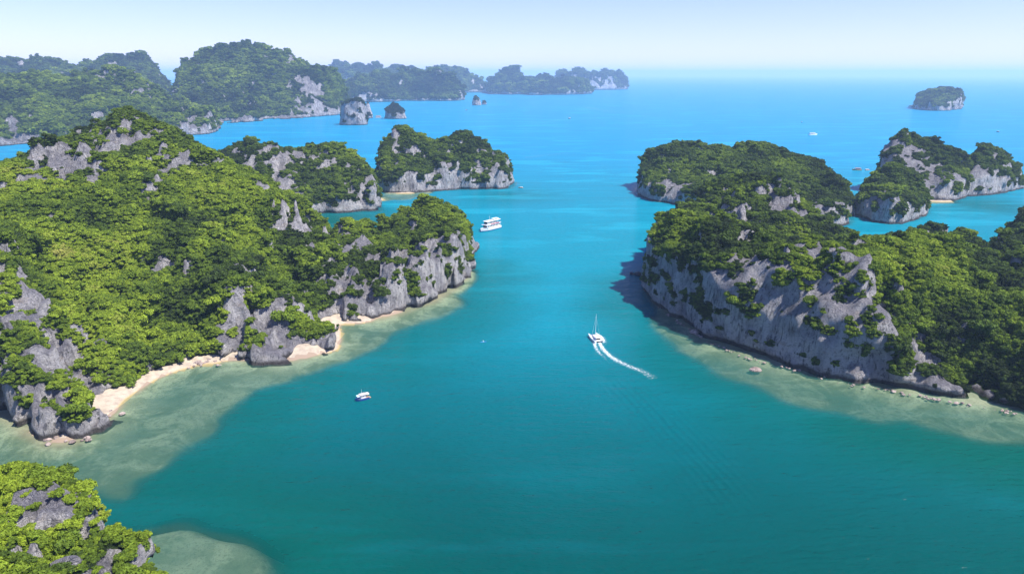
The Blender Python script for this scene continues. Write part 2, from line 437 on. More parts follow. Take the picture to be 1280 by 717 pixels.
    tuft = (pnoise(V, 9 * w, seed + 21) * .7 + pnoise(V, 4 * w, seed + 22) * .5 - .27) * 1.3 * tufts
    veg = np.where(V[:, 2] > 7, np.maximum(veg, tuft), veg)
    tanch = [(anchor(p), p[3], p[4]) for p in TINTS if np.linalg.norm(anchor(p) - np.array(p[:3])) < 120]
    o = mesh_np(name, V, F, mat or ROCK, True)
    vattr(o, 'veg', np.clip(.5 + veg * 3.0, 0, 1))
    tag(o, label, cat if label else None, kind=kind)
    # tree points
    fa = np.linalg.norm(fn, axis=1) / 2; fc = V[F].mean(1); fv = veg[F].mean(1)
    ok = (fv > 0) & (fc[:, 2] > 2.0)
    px, py = proj(fc[:, 0], np.maximum(fc[:, 1], 1), fc[:, 2])
    vis = (px > -120) & (px < 1400) & (py < 850) & (np.abs(px) < 1e5)
    ok &= vis
    Fi = np.where(ok)[0]
    if len(Fi):
        npt = int(fa[Fi].sum() / (spacing ** 2) * 3.2)
        ch = rng.choice(Fi, npt, p=fa[Fi] / fa[Fi].sum())
        uv = rng.rand(npt, 2, 1)
        q = V[F[ch]]; pt = (q[:, 0] * (1 - uv[:, 0]) + q[:, 1] * uv[:, 0]) * (1 - uv[:, 1]) + (q[:, 3] * (1 - uv[:, 0]) + q[:, 2] * uv[:, 0]) * uv[:, 1]
        key = np.floor(pt / (spacing * .92)).astype(np.int64); key = key[:, 0] * 73856093 ^ key[:, 1] * 19349663 ^ key[:, 2] * 83492791
        _, ui = np.unique(key, return_index=True); pt = pt[ui]; fch = ch[ui]
        nn = fn[fch] / (np.linalg.norm(fn[fch], axis=1, keepdims=True) + 1e-9)
        dv = np.array([0, 0, CAM_H]) - pt; dist = np.linalg.norm(dv, axis=1)
        face = (nn * dv).sum(1) / dist
        kp = (rng.rand(len(pt)) < dens) & (face > -.75)
        pt, nn, dist, fch, face = pt[kp], nn[kp], dist[kp], fch[kp], face[kp]
        big = pnoise(pt, 30 * w, seed + 7) ; mid = pnoise(pt, 10 * w, seed + 9)
        sc_ = tree * np.exp(rng.normal(0, .32, len(pt))) * (.75 + .35 * sstep(fv[fch], 0, .35)) * (1 + .22 * mid) * np.where(rng.rand(len(pt)) < .13, 1.5, .92)
        ti = tint + tvar * (1.35 * big + .9 * mid + .95 * rng.uniform(-1, 1, len(pt)))
        for a_, rr, am in tanch:
            q = pt - a_; ti += am * np.exp(-(q ** 2).sum(1) / (rr * rr))
        TREE_PTS.append(np.column_stack([pt, nn, sc_, np.where(ti > .8, .8 + (ti - .8) * .35, ti).clip(.02, .98), rng.uniform(0, 6.28, len(pt)), dist, face, np.full(len(pt), seed)]))
    return o

def S(pts): return [at0(*p) for p in pts]
def C(pts, drop=2.0):
    r = []
    for p in pts:
        x, y, z = atY(*p[:3]); r.append((x, y, z - drop))
    return r
def CB(n, dY, drop, pts, low=5.0):
    c = C(pts, low); return c + behind(c[:n], dY, drop)
def SP(pts):
    """(px, py, Y, radius, amount) -> world spots"""
    return [(*atY(p[0], p[1], p[2]), p[3], p[4], p[0], p[1]) for p in pts]
def behind(ctrl, dY, drop):
    return [(c[0] * (1 + dY / c[1]), c[1] + dY, max(3, c[2] - drop)) for c in ctrl]
def Wd(px, Y): return atY(px, 300, Y)[:2]      # world xy at a forward distance, under a picture column near the middle rows
def Wx(px, py, Y): return atY(px, py, Y)[:2]

# tint spots: positive = brighter yellow green
TINTS = SP([(60, 330, 370, 40, .14), (130, 330, 390, 35, .08), (130, 430, 340, 26, .16), (200, 400, 360, 30, .10), (30, 230, 430, 40, .08),
            (60, 250, 420, 28, -.22), (150, 150, 610, 60, .08), (280, 290, 440, 30, .12), (380, 400, 375, 20, .35), (330, 340, 415, 30, -.10),
            (430, 330, 440, 40, -.12), (540, 260, 560, 40, .06), (240, 235, 470, 40, .18), (1160, 290, 430, 45, .22), (1100, 340, 410, 35, .12),
            (1200, 380, 380, 45, .02), (1270, 480, 300, 40, -.2), (85, 310, 385, 6, .4), (135, 310, 400, 22, .25)])

# ---- left massif
shore_L = S([(594, 322), (592, 338), (574, 356), (552, 370), (520, 386), (480, 395), (445, 401), (424, 400), (412, 404), (413, 420), (412, 436), (392, 446), (340, 452),
             (296, 450), (262, 446), (225, 456), (196, 466), (165, 484), (140, 500), (126, 520), (108, 540), (88, 552), (50, 546), (20, 530), (0, 518), (-60, 500)]) + \
    [(-330, 262), (-470, 260), (-560, 400), (-600, 600), (-500, 760), (-400, 790)] + \
    [Wx(190, 190, 740), Wx(290, 250, 660), Wx(350, 260, 610), Wx(410, 280, 570), Wx(440, 285, 560), Wx(475, 280, 590), Wx(520, 270, 640), Wx(560, 262, 655), Wx(587, 280, 630)]
ctrl_L = C([(150, 137, 620), (180, 150, 615), (215, 165, 600), (250, 185, 565), (295, 209, 545), (339, 229, 522), (370, 258, 500), (402, 272, 480), (428, 285, 472),
            (464, 282, 500), (518, 272, 545), (540, 243, 585), (571, 246, 585), (586, 268, 578), (110, 150, 610), (78, 186, 560), (30, 205, 520), (0, 205, 500),
            (130, 205, 485), (95, 205, 480), (180, 225, 480), (215, 250, 465), (240, 262, 455), (270, 292, 438), (300, 314, 425), (330, 342, 408), (365, 368, 390), (395, 400, 376),
            (0, 292, 360), (50, 335, 368), (0, 235, 420), (50, 245, 425), (0, 395, 302), (45, 425, 297), (75, 455, 290), (100, 480, 288), (115, 515, 282), (-100, 300, 330),
            (130, 300, 405), (150, 350, 378), (150, 400, 350), (190, 400, 360), (240, 405, 362), (200, 440, 343), (235, 445, 342), (290, 385, 372), (300, 372, 382),
            (350, 322, 446), (385, 350, 425), (400, 334, 436), (440, 335, 436), (395, 385, 402), (480, 335, 440), (520, 325, 455), (550, 305, 480), (570, 300, 515), (580, 290, 545), (500, 300, 490),
            (200, 200, 540), (240, 235, 510), (300, 260, 480)]) + [(-560, 500, 70), (-500, 650, 60), (-430, 330, 60)]
ctrl_L += [(at0(px_, py_)[0] - dx_, at0(px_, py_)[1] + dy_, z_) for px_, py_, dx_, dy_, z_ in ((230, 456, 2, 8, 11), (200, 466, 3, 8, 11), (165, 484, 5, 7, 10), (140, 500, 6, 6, 10), (262, 449, 1, 8, 11), (230, 456, 6, 18, 17), (180, 476, 10, 16, 17), (418, 402, -2, 10, 10))]
ctrl_L = ctrl_L[:3] + [(a, b, c - 4) for a, b, c in ctrl_L[3:18]] + ctrl_L[18:] + behind(ctrl_L[3:18], 24, 15) + behind(ctrl_L[:3], 45, 18)
kL = [(*at0(230, 458), 30, 2.0), (*at0(175, 480), 24, 2.0), (*at0(418, 402), 16, 1.4), (*at0(200, 470), 26, 2.0), (*at0(262, 448), 18, 1.5)]
rocks_L = SP([(120, 175, 590, 13, .7), (60, 200, 545, 14, .8), (88, 190, 545, 12, .7), (198, 195, 545, 15, 1.0), (200, 215, 530, 13, 1.0), (195, 232, 500, 9, .8), (165, 160, 605, 9, .7), (345, 240, 515, 10, -.8), (318, 240, 505, 7, -.6),
              (240, 270, 452, 7, .8), (268, 290, 440, 9, .8), (300, 325, 422, 8, .6), (205, 330, 405, 12, .8), (230, 335, 400, 9, .7), (20, 440, 290, 28, 1.0), (60, 480, 285, 30, 1.1), (95, 510, 283, 22, .9), (10, 380, 310, 16, .8), (0, 310, 345, 8, .9),
              (0, 460, 280, 30, 1.0), (300, 385, 370, 14, .8), (320, 420, 360, 14, .7), (375, 380, 385, 9, .8), (405, 420, 370, 9, .7), (350, 430, 357, 12, .4), (430, 360, 420, 14, .8), (455, 375, 415, 18, .9), (490, 350, 430, 18, .8), (520, 360, 455, 16, .8), (550, 340, 480, 14, .8), (575, 300, 540, 12, .7), (470, 345, 430, 10, .7), (500, 365, 440, 14, .8), (575, 320, 540, 18, .5), (440, 300, 470, 10, .8), (410, 288, 480, 12, .8), (520, 278, 535, 8, .7), (375, 265, 497, 9, .7),
              (110, 222, 470, 6, .7), (140, 210, 480, 6, .6), (75, 200, 480, 6, .6), (400, 320, 440, 9, .8), (262, 275, 445, 5, .8), (280, 300, 432, 5, .8), (318, 340, 418, 5, .9), (215, 322, 415, 5, .9), (150, 172, 600, 8, .7), (115, 155, 600, 6, .7), (355, 270, 500, 6, .7), (385, 300, 470, 7, .7), (330, 300, 440, 6, .6), (300, 395, 370, 8, .9), (285, 420, 358, 9, .9), (340, 395, 368, 7, .7), (470, 320, 450, 8, .7), (500, 335, 440, 9, .8), (540, 330, 460, 8, .7), (530, 300, 490, 6, .8), (505, 310, 480, 5, .8), (100, 310, 390, 4, .7), (160, 260, 450, 4, .7), (70, 260, 420, 4, .7), (20, 350, 345, 6, .7), (565, 290, 520, 6, .7), (460, 290, 480, 7, .9), (432, 310, 460, 6, .8), (235, 300, 430, 5, .6), (340, 250, 512, 7, -.6)])
green_L = SP([(230, 430, 345, 35, .8), (180, 430, 335, 35, .8), (150, 400, 350, 40, .6), (80, 330, 370, 40, .5), (385, 415, 372, 9, .9), (370, 400, 378, 7, .6), (140, 455, 310, 14, .6), (45, 450, 292, 5, 1.0), (75, 525, 278, 4, 1.1), (330, 330, 420, 25, .4), (110, 530, 280, 4, .9), (355, 435, 356, 6, .4), (560, 270, 560, 20, .3),
              (300, 300, 440, 40, .5), (400, 300, 460, 30, .3), (250, 240, 490, 40, .5), (200, 300, 430, 40, .5), (150, 240, 480, 40, .4)])
island(shore_L, ctrl_L, 1.7, 11, k=4.2, round_=5.0, kspots=kL, rocks=[(*p[:3], p[3] * 1.25, p[4] * .95, *p[5:]) for p in rocks_L], green=green_L, lobes=1.9, amp=1.15, relief=1.5, grow=.7, tufts=.8, tint=.58, tvar=.19, tree=1.4, spacing=1.72, veg0=.31, name='hill', crag=.15,
       label='large green limestone hill with crags and coves filling the left side', cat='hill')

# ---- island behind the massif
island([Wx(478, 250, 795), Wx(478, 256, 770), Wx(456, 262, 772), Wx(420, 266, 762), Wx(370, 262, 750), Wx(300, 262, 770), Wx(250, 250, 800), Wx(225, 215, 880), Wx(260, 200, 960), Wx(340, 200, 985), Wx(420, 215, 950), Wx(470, 230, 870)],
       CB(11, 45, 16, [(262, 195, 860), (280, 180, 860), (300, 171, 850), (318, 174, 845), (332, 186, 830), (352, 185, 860), (385, 182, 870), (410, 181, 870), (440, 185, 860), (458, 198, 845), (470, 220, 825), (340, 210, 800), (400, 205, 820), (440, 210, 810), (350, 240, 775), (240, 215, 860)]),
       2.4, 21, k=3.6, rocks=SP([(330, 195, 830, 22, .9), (345, 215, 805, 18, .9), (350, 240, 780, 20, .8), (300, 180, 845, 16, .5), (450, 240, 780, 22, .4), (375, 185, 865, 14, .6), (470, 230, 800, 16, .6)]), tint=.50, tvar=.16, tree=1.75, spacing=2.2, veg0=.31, crag=.2, wscale=1.15,
       label='craggy green island just behind the left hill with a grey rock rib')

# ---- island with the white tip
island([Wx(476, 240, 900), Wx(510, 241, 905), Wx(550, 239, 915), Wx(600, 237, 925), Wx(636, 236, 930), Wx(647, 228, 965), Wx(645, 215, 1010), Wx(600, 205, 1080), Wx(530, 205, 1100), Wx(478, 210, 1050), Wx(462, 225, 960)],
       CB(13, 55, 20, [(473, 178, 985), (478, 163, 985), (492, 156, 985), (512, 158, 985), (530, 166, 990), (546, 174, 980), (556, 166, 985), (570, 166, 985), (586, 166, 985), (600, 175, 985), (620, 188, 980), (635, 197, 975), (645, 208, 970), (500, 190, 950), (550, 195, 945), (600, 200, 950)]),
       2.6, 31, k=3.4, rocks=SP([(628, 215, 945, 30, 1.0), (556, 215, 925, 16, .9), (520, 225, 920, 14, .6)]), green=SP([(500, 210, 930, 35, .3)]), tint=.50, tvar=.15, tree=1.9, spacing=2.4, veg0=.32, wscale=1.2,
       label='rounded green island with a white cliff at its right tip beside the cruise boat')

# ---- right side: big cliff
shore_R2 = S([(803, 338), (805, 356), (816, 376), (850, 404), (880, 424), (920, 440), (980, 456), (1050, 474), (1100, 484), (1160, 494), (1220, 503), (1290, 515), (1400, 540)]) + \
    [(330, 268), (420, 300), (430, 420), (370, 500)] + [Wx(1200, 290, 560), Wx(1120, 285, 560), Wx(1060, 288, 575), Wx(1020, 286, 600), Wx(1012, 270, 640), Wx(960, 250, 690), Wx(900, 245, 690), Wx(860, 262, 640), Wx(825, 280, 590)]
ctrl_R2 = C([(812, 272, 535), (830, 260, 530), (855, 252, 520), (880, 250, 500), (905, 255, 470), (930, 261, 440), (950, 268, 430), (985, 288, 415), (1020, 292, 405), (1050, 291, 400), (1085, 292, 395), (1110, 284, 398), (1135, 274, 400), (1160, 264, 400), (1185, 268, 398),
             (1210, 286, 388), (1235, 306, 372), (1260, 318, 362), (1285, 326, 352), (1350, 330, 340), (822, 285, 505), (822, 290, 488), (850, 290, 428), (880, 290, 405), (910, 292, 390), (950, 298, 375), (1000, 303, 362), (1040, 308, 350), (1085, 300, 342), (1125, 315, 340), (1000, 330, 352), (900, 310, 388), (1060, 335, 338), (1180, 335, 350), (1230, 370, 330), (1280, 400, 315),
             (905, 225, 620), (930, 215, 625), (950, 213, 622), (970, 222, 615), (990, 236, 600), (1008, 252, 590), (880, 240, 610), (870, 250, 590), (1150, 400, 332), (1100, 385, 338), (1200, 430, 322), (1250, 460, 305), (1340, 420, 290)]) + [(400, 350, 50)]
ctrl_R2 = [(a, b, c - (5 if b < 470 else 0) - (5 if atx > 1000 and b > 350 else 0) - (6 if atx > 1195 and b > 350 else 0)) for (a, b, c) in ctrl_R2 for atx in (proj(a, b, c)[0],)]
ctrl_R2 += [(a, b, c) for a, b, c in [atY(x_, y_, Y_) for x_, y_, Y_ in ((1025, 302, 520), (1045, 304, 500), (1070, 302, 490), (1100, 300, 490), (1035, 300, 555), (1130, 290, 480), (1018, 285, 575))]]
_b = behind(ctrl_R2[:20], 26, 20) + behind([c for c in ctrl_R2 if c[1] > 580][:6], 24, 12)
ctrl_R2 = [(a, b, c - 3) for a, b, c in ctrl_R2] + _b
rocks_R2 = SP([(830, 330, 500, 26, -.35), (945, 350, 400, 30, -.5), (985, 365, 375, 32, -.7), (1050, 390, 350, 36, -.7), (1100, 420, 335, 30, -.5), (1000, 250, 585, 16, .9), (975, 230, 605, 14, .8), (935, 268, 436, 8, 1.0), (1085, 315, 368, 11, -1.1), (1075, 303, 375, 6, .6), (1190, 345, 350, 13, -.8), (1200, 400, 335, 12, -.7), (1150, 460, 320, 25, -.6), (1010, 430, 365, 30, -.5), (890, 400, 420, 40, -.5), (1185, 260, 398, 5, .5), (1010, 300, 390, 8, .5), (870, 380, 420, 22, -.5), (920, 330, 400, 16, -.5), (1110, 470, 322, 24, -1.1), (1180, 470, 312, 16, -.9), (1140, 450, 320, 18, -.8), (1225, 485, 300, 8, -.8), (1075, 340, 355, 14, -.5), (1000, 330, 360, 14, -.5), (960, 410, 370, 30, -.5), (1130, 430, 330, 12, -.4), (1165, 372, 342, 9, -.6), (1060, 350, 355, 12, -.5), (1110, 380, 345, 12, -.6), (1150, 420, 335, 14, -.6), (1190, 440, 325, 12, -.5), (1210, 400, 330, 9, -.5), (1100, 300, 345, 6, -.5)])
green_R2 = SP([(880, 310, 440, 18, .6), (905, 335, 420, 12, .6), (845, 300, 485, 12, .6), (855, 330, 465, 9, .5), (1030, 335, 372, 10, .6), (1110, 345, 352, 14, .7), (1130, 375, 345, 10, .8), (1150, 350, 352, 13, .8), (1080, 433, 340, 6, 1.2), (1100, 445, 334, 6, 1.2), (1060, 425, 346, 5, 1.1), (1220, 420, 320, 18, .8), (1250, 460, 300, 24, 1.1), (1160, 430, 328, 9, 1.0), (1180, 385, 342, 9, .6), (1200, 300, 385, 40, .4), (1280, 420, 300, 30, .9), (1040, 365, 362, 5, .9), (950, 320, 402, 6, .6), (920, 380, 395, 5, .6), (870, 360, 440, 7, .7), (1010, 400, 355, 4, .6), (1075, 365, 352, 6, .8), (1065, 335, 365, 7, .8), (1100, 400, 342, 6, .7), (1130, 440, 332, 6, .8), (1000, 320, 380, 7, .7), (970, 305, 395, 7, .7), (1140, 310, 375, 12, .7), (905, 300, 440, 9, .7), (1190, 470, 318, 5, .7), (935, 350, 400, 4, .6), (1030, 445, 350, 3, .6), (860, 395, 430, 3, .5)])
island(shore_R2, ctrl_R2, 1.45, 41, k=7.0, round_=3.0, kspots=[(*at0(1290, 500), 60, 1.5), (*at0(1220, 495), 40, 2.2)], rocks=rocks_R2, green=[(*p[:3], p[3] * 1.35, p[4] * 1.15, *p[5:]) for p in green_R2], crests=.6, amp=1.25, tint=.46, tvar=.21, tree=1.4, spacing=1.7, veg0=.41, tufts=.4, name='island', crag=.08, notch=3.2,
       label='big grey cliff island with green top filling the right side')

# ---- right: long island behind
island([Wx(791, 236, 905), Wx(800, 246, 862), Wx(840, 258, 815), Wx(880, 265, 790), Wx(950, 272, 740), Wx(1010, 284, 690), Wx(1060, 281, 690), Wx(1069, 268, 720), Wx(1068, 240, 800), Wx(1045, 215, 930), Wx(990, 200, 1040), Wx(880, 200, 1080), Wx(810, 205, 1050)],
       CB(15, 50, 18, [(793, 215, 945), (797, 202, 950), (812, 186, 955), (840, 174, 965), (868, 170, 960), (895, 177, 945), (915, 182, 935), (935, 180, 925), (957, 175, 915), (980, 183, 905), (1000, 192, 890), (1020, 199, 870), (1038, 208, 845), (1050, 222, 800), (1063, 237, 755), (840, 205, 890), (900, 210, 860), (1000, 225, 790), (1035, 240, 740), (950, 215, 830)]),
       2.3, 51, k=3.6, rocks=SP([(820, 235, 870, 35, -.7), (1045, 260, 700, 26, -.9), (1010, 262, 705, 20, -.7)]), tint=.50, tvar=.15, tree=1.85, spacing=2.3, veg0=.33, wscale=1.15,
       label='long dark green island stretching behind the right cliff island')

# ---- right: dome between
island([Wx(1068, 266, 735), Wx(1090, 274, 712), Wx(1120, 277, 705), Wx(1150, 270, 725), Wx(1166, 255, 770), Wx(1155, 235, 840), Wx(1110, 225, 870), Wx(1072, 235, 830)],
       CB(6, 35, 14, [(1070, 232, 790), (1080, 215, 795), (1100, 203, 800), (1125, 199, 800), (1145, 210, 795), (1158, 228, 785), (1110, 235, 745), (1140, 245, 745)]),
       2.2, 61, k=3.0, tint=.47, tvar=.16, tree=1.75, spacing=2.2, veg0=.14, wscale=1.05,
       label='low green dome island between the long island and the twin rocky islands')

# ---- right: twin rocky islands
island([Wx(1150, 248, 850), Wx(1180, 252, 838), Wx(1206, 247, 858), Wx(1212, 235, 920), Wx(1205, 215, 1000), Wx(1140, 210, 1020), Wx(1095, 215, 985), Wx(1090, 235, 900), Wx(1110, 245, 860)],
       CB(6, 40, 16, [(1095, 192, 920), (1105, 176, 925), (1128, 166, 925), (1155, 169, 920), (1175, 177, 910), (1195, 186, 905), (1203, 192, 905), (1200, 205, 890), (1140, 200, 890), (1170, 210, 870), (1195, 215, 870)]),
       2.3, 71, k=5.0, rocks=SP([(1112, 188, 900, 30, -1.2), (1180, 222, 860, 32, -1.2), (1108, 200, 900, 24, -1.0), (1190, 235, 855, 24, -1.0)]), tint=.47, tvar=.16, tree=1.75, spacing=2.2, veg0=.30, wscale=1.1,
       label='steep rocky island with grey walls left of the two at far right')
island([Wx(1200, 246, 872), Wx(1235, 245, 878), Wx(1262, 240, 895), Wx(1277, 225, 930), Wx(1272, 210, 1010), Wx(1230, 205, 1040), Wx(1205, 215, 1000), Wx(1198, 235, 900)],
       CB(6, 40, 16, [(1195, 190, 930), (1205, 176, 935), (1225, 175, 940), (1248, 181, 935), (1264, 192, 930), (1273, 206, 925), (1230, 200, 905), (1260, 212, 905)]),
       2.3, 81, k=4.2, rocks=SP([(1225, 222, 885, 28, -.8), (1262, 222, 900, 26, -.9)]), tint=.47, tvar=.16, tree=1.75, spacing=2.2, veg0=.27, wscale=1.1,
       label='green topped rocky island at the far right edge with an undercut base')
# ---- right frame edge hill
island([Wx(1236, 320, 520), Wx(1262, 325, 480), Wx(1330, 330, 470), Wx(1420, 330, 480), Wx(1430, 300, 600), Wx(1330, 290, 640), Wx(1250, 300, 600)],
       C([(1236, 300, 545), (1245, 292, 545), (1262, 280, 550), (1280, 273, 550), (1320, 265, 550), (1400, 275, 540), (1270, 300, 510)]),
       2.0, 91, k=2.6, tint=.36, tvar=.14, tree=2.4, spacing=2.6, veg0=-.05, label='small dark green islet cut off by the right frame edge')

# ---- foreground crag, bottom left
ctrl_F = C([(0, 592, 140), (40, 592, 140), (75, 590, 139), (105, 612, 136), (145, 624, 133), (160, 650, 128), (182, 682, 121), (205, 712, 114), (-80, 600, 135), (30, 640, 128), (80, 650, 126), (60, 700, 115), (120, 700, 116), (0, 690, 113), (-120, 700, 105), (130, 650, 128)], 8.5) + [(-75, 92, 44), (-110, 70, 50), (-165, 120, 60), (-150, 80, 62)]
island([(-98, 154), (-81, 142), (-70, 126), (-61, 112), (-55, 95), (-60, 70), (-100, 52), (-160, 50), (-215, 80), (-220, 130), (-180, 158), (-130, 160)],
       ctrl_F, .85, 101, k=6.0, round_=3.0, rocks=SP([(60, 615, 133, 5.0, 1.0), (72, 640, 128, 5.0, 1.1), (62, 665, 122, 5.0, 1.0), (85, 690, 118, 4.0, .8), (12, 630, 128, 3.6, 1.0), (20, 650, 124, 3.4, .9), (110, 640, 128, 3.4, .9), (122, 655, 126, 2.8, .9), (35, 680, 118, 2.5, .8), (120, 712, 110, 2.5, .9), (150, 680, 121, 2.4, .7), (12, 612, 131, 2.0, .9), (140, 700, 114, 2, .7)]), crag=.35,
       green=SP([(40, 690, 117, 11, .35), (150, 660, 125, 8, .5), (100, 610, 134, 4, .5)]), tint=.72, tvar=.20, tree=1.05, spacing=1.25, veg0=.34, wscale=.55, amp=.8, notch=2, name='hill', lobes=.9,
       label='steep foreground crag with jagged grey rock and bushes in bottom left corner', cat='hill')

# ---- far left ranges
def far(poly, ctrl, seed, vox, w, label, tint=.25, name='hill', cat='hill', k=2.2, rocks=(), tree=7.0, spacing=8.5, veg0=.22, amp=1.0, relief=.8, crag=.35, lobes=2.6):
    return island(poly, ctrl, vox, seed, k=k, rocks=rocks, tint=tint + .20, tvar=.20, tree=tree, spacing=spacing, veg0=veg0 + .08, wscale=w * .8, notch=2, name=name, cat=cat, label=label, mat=ROCK_FAR, round_=8, amp=amp, zmin=-6.0, lobes=lobes, crests=1.3, crag=crag, relief=relief, tufts=.3)
far([Wx(-150, 200, 1500), Wx(-60, 192, 1450), Wx(0, 188, 1500), Wx(30, 184, 1560), Wx(90, 180, 1650), Wx(150, 178, 1720), Wx(205, 173, 1790), Wx(240, 171, 1800), Wx(273, 167, 1850), Wx(274, 155, 1960), Wx(268, 148, 2120), Wx(250, 145, 2400), Wx(150, 140, 2600), Wx(0, 140, 2600), Wx(-200, 140, 2400)],
    CB(14, 220, 60, [(0, 88, 2150), (30, 90, 2150), (55, 94, 2150), (75, 102, 2150), (95, 98, 2180), (110, 93, 2200), (135, 87, 2250), (150, 85, 2250), (170, 92, 2230), (190, 106, 2200), (210, 121, 2150), (228, 134, 2060), (245, 138, 1920), (268, 142, 1900), (100, 130, 1950), (60, 130, 1850), (20, 140, 1720), (0, 160, 1600), (70, 160, 1700), (150, 130, 1950), (180, 150, 1900), (-100, 120, 2000), (205, 158, 1830), (235, 152, 1850), (240, 140, 1900)], 12),
    201, 6.0, 2.6, 'pale green hills with white shore cliff at far left behind the main hill', tint=.36, rocks=SP([(252, 155, 1850, 85, 1.4), (228, 158, 1820, 50, .9), (10, 175, 1560, 60, .6), (15, 150, 1650, 35, .5), (103, 130, 1930, 30, .6)]), tree=3.8, spacing=4.9)
far([Wx(262, 158, 2180), Wx(320, 153, 2340), Wx(370, 148, 2480), Wx(415, 141, 2650), Wx(440, 132, 2900), Wx(440, 120, 3500), Wx(300, 120, 3700), Wx(210, 125, 3500), Wx(210, 145, 2500), Wx(235, 155, 2230)],
    CB(17, 260, 90, [(216, 100, 2700), (219, 84, 2900), (236, 70, 2950), (252, 66, 2950), (265, 63, 2950), (283, 56, 2950), (291, 49, 2950), (303, 47, 2950), (320, 53, 2950), (340, 58, 2950), (352, 60, 2950), (363, 69, 2950), (374, 70, 2950), (388, 73, 2950), (402, 82, 2950), (418, 95, 2900), (432, 112, 2880), (240, 130, 2450), (300, 125, 2480), (350, 125, 2560), (390, 125, 2700), (260, 100, 2650), (330, 95, 2700), (380, 100, 2780), (222, 118, 2480)], 20),
    211, 8.0, 3.6, 'tallest hazy green mountain with a rounded summit at left of the bay', tint=.27, rocks=SP([(395, 128, 2680, 70, .6), (222, 105, 2600, 25, .8), (310, 150, 2350, 50, .4), (340, 140, 2420, 40, .4)]), tree=4.8, spacing=6.2)
far([Wx(-120, 110, 3300), Wx(60, 110, 3200), Wx(150, 110, 3200), Wx(218, 110, 3200), Wx(222, 105, 3900), Wx(100, 105, 4400), Wx(-150, 105, 4400)],
    CB(16, 300, 90, [(-60, 75, 3700), (0, 76, 3700), (10, 84, 3700), (22, 86, 3700), (38, 76, 3700), (55, 70, 3700), (72, 78, 3700), (84, 84, 3700), (98, 78, 3650), (115, 74, 3650), (135, 71, 3650), (155, 70, 3650), (172, 70, 3650), (186, 65, 3650), (200, 73, 3650), (212, 88, 3600), (100, 100, 3300), (190, 95, 3300)], 20),
    221, 10.0, 4.2, 'dark blue green mountain ridge on the far left skyline', tint=.20, tree=6, spacing=8)
far([Wx(425, 131, 3900), Wx(470, 129, 3950), Wx(520, 127, 4050), Wx(560, 125, 4150), Wx(582, 122, 4300), Wx(580, 115, 4800), Wx(500, 112, 5200), Wx(420, 115, 5000), Wx(410, 125, 4200)],
    CB(13, 300, 70, [(430, 100, 4500), (442, 93, 4500), (458, 92, 4500), (470, 96, 4400), (478, 90, 4400), (490, 90, 4400), (505, 85, 4400), (520, 87, 4400), (535, 92, 4400), (548, 88, 4400), (560, 92, 4400), (573, 97, 4400), (580, 104, 4350), (460, 112, 4100), (540, 112, 4200)], 24),
    231, 13.0, 5.0, 'hazy blue island with steep shore beyond the sea stacks', tint=.20, name='island', cat='island', k=3, tree=7.5, spacing=10)
far([Wx(400, 112, 5800), Wx(500, 110, 5900), Wx(600, 110, 6000), Wx(612, 108, 6600), Wx(500, 106, 7400), Wx(400, 107, 7200)],
    CB(13, 500, 80, [(418, 88, 6500), (430, 84, 6500), (442, 83, 6500), (455, 88, 6500), (470, 90, 6500), (485, 92, 6500), (508, 83, 6500), (525, 87, 6500), (545, 86, 6500), (560, 91, 6500), (575, 89, 6500), (590, 95, 6500), (603, 97, 6500)], 24),
    241, 18.0, 6.5, 'faint blue mountain ridge behind the hazy island', veg0=.02, tint=.18, k=2.2, tree=10, spacing=14)
far([Wx(604, 116, 5600), Wx(640, 118, 5450), Wx(670, 120, 5250), Wx(700, 119, 5350), Wx(738, 116, 5600), Wx(745, 113, 6200), Wx(700, 110, 7000), Wx(610, 110, 6600)],
    CB(11, 450, 70, [(604, 99, 6000), (615, 93, 5950), (630, 87, 5950), (640, 86, 5950), (655, 91, 5900), (668, 92, 5900), (680, 92, 5900), (695, 96, 5800), (712, 97, 5700), (728, 101, 5750), (738, 107, 5800), (650, 107, 5500), (700, 107, 5500)], 24),
    251, 16.0, 6.0, 'hazy blue headland island in the middle of the horizon', veg0=.02, tint=.18, name='island', cat='island', k=3, tree=9, spacing=12.5)
far([Wx(700, 112, 7000), Wx(742, 111, 7000), Wx(786, 108, 7300), Wx(787, 105, 7800), Wx(740, 105, 8500), Wx(690, 106, 8300)],
    CB(9, 450, 60, [(695, 91, 7600), (712, 87, 7600), (728, 88, 7600), (740, 90, 7600), (752, 88, 7600), (765, 90, 7600), (775, 90, 7600), (783, 96, 7600), (787, 101, 7600)], 20),
    261, 18.0, 6.0, 'faintest low blue island ending the chain on the horizon', veg0=.02, tint=.18, name='island', cat='island', k=4, tree=10, spacing=14)
far([Wx(1142, 134, 3150), Wx(1165, 138, 3020), Wx(1190, 138, 3020), Wx(1203, 133, 3150), Wx(1202, 126, 3500), Wx(1170, 124, 3600), Wx(1146, 127, 3450)],
    CB(7, 130, 25, [(1144, 122, 3250), (1150, 112, 3260), (1164, 108, 3260), (1176, 106, 3260), (1192, 104, 3260), (1202, 108, 3250), (1204, 116, 3230)], 14),
    271, 6.0, 3.0, 'lone flat topped rocky island near the horizon at upper right', tint=.26, name='island', cat='island', k=6, tree=4.0, spacing=5.5, veg0=.3, relief=0, crag=.1, lobes=.9)
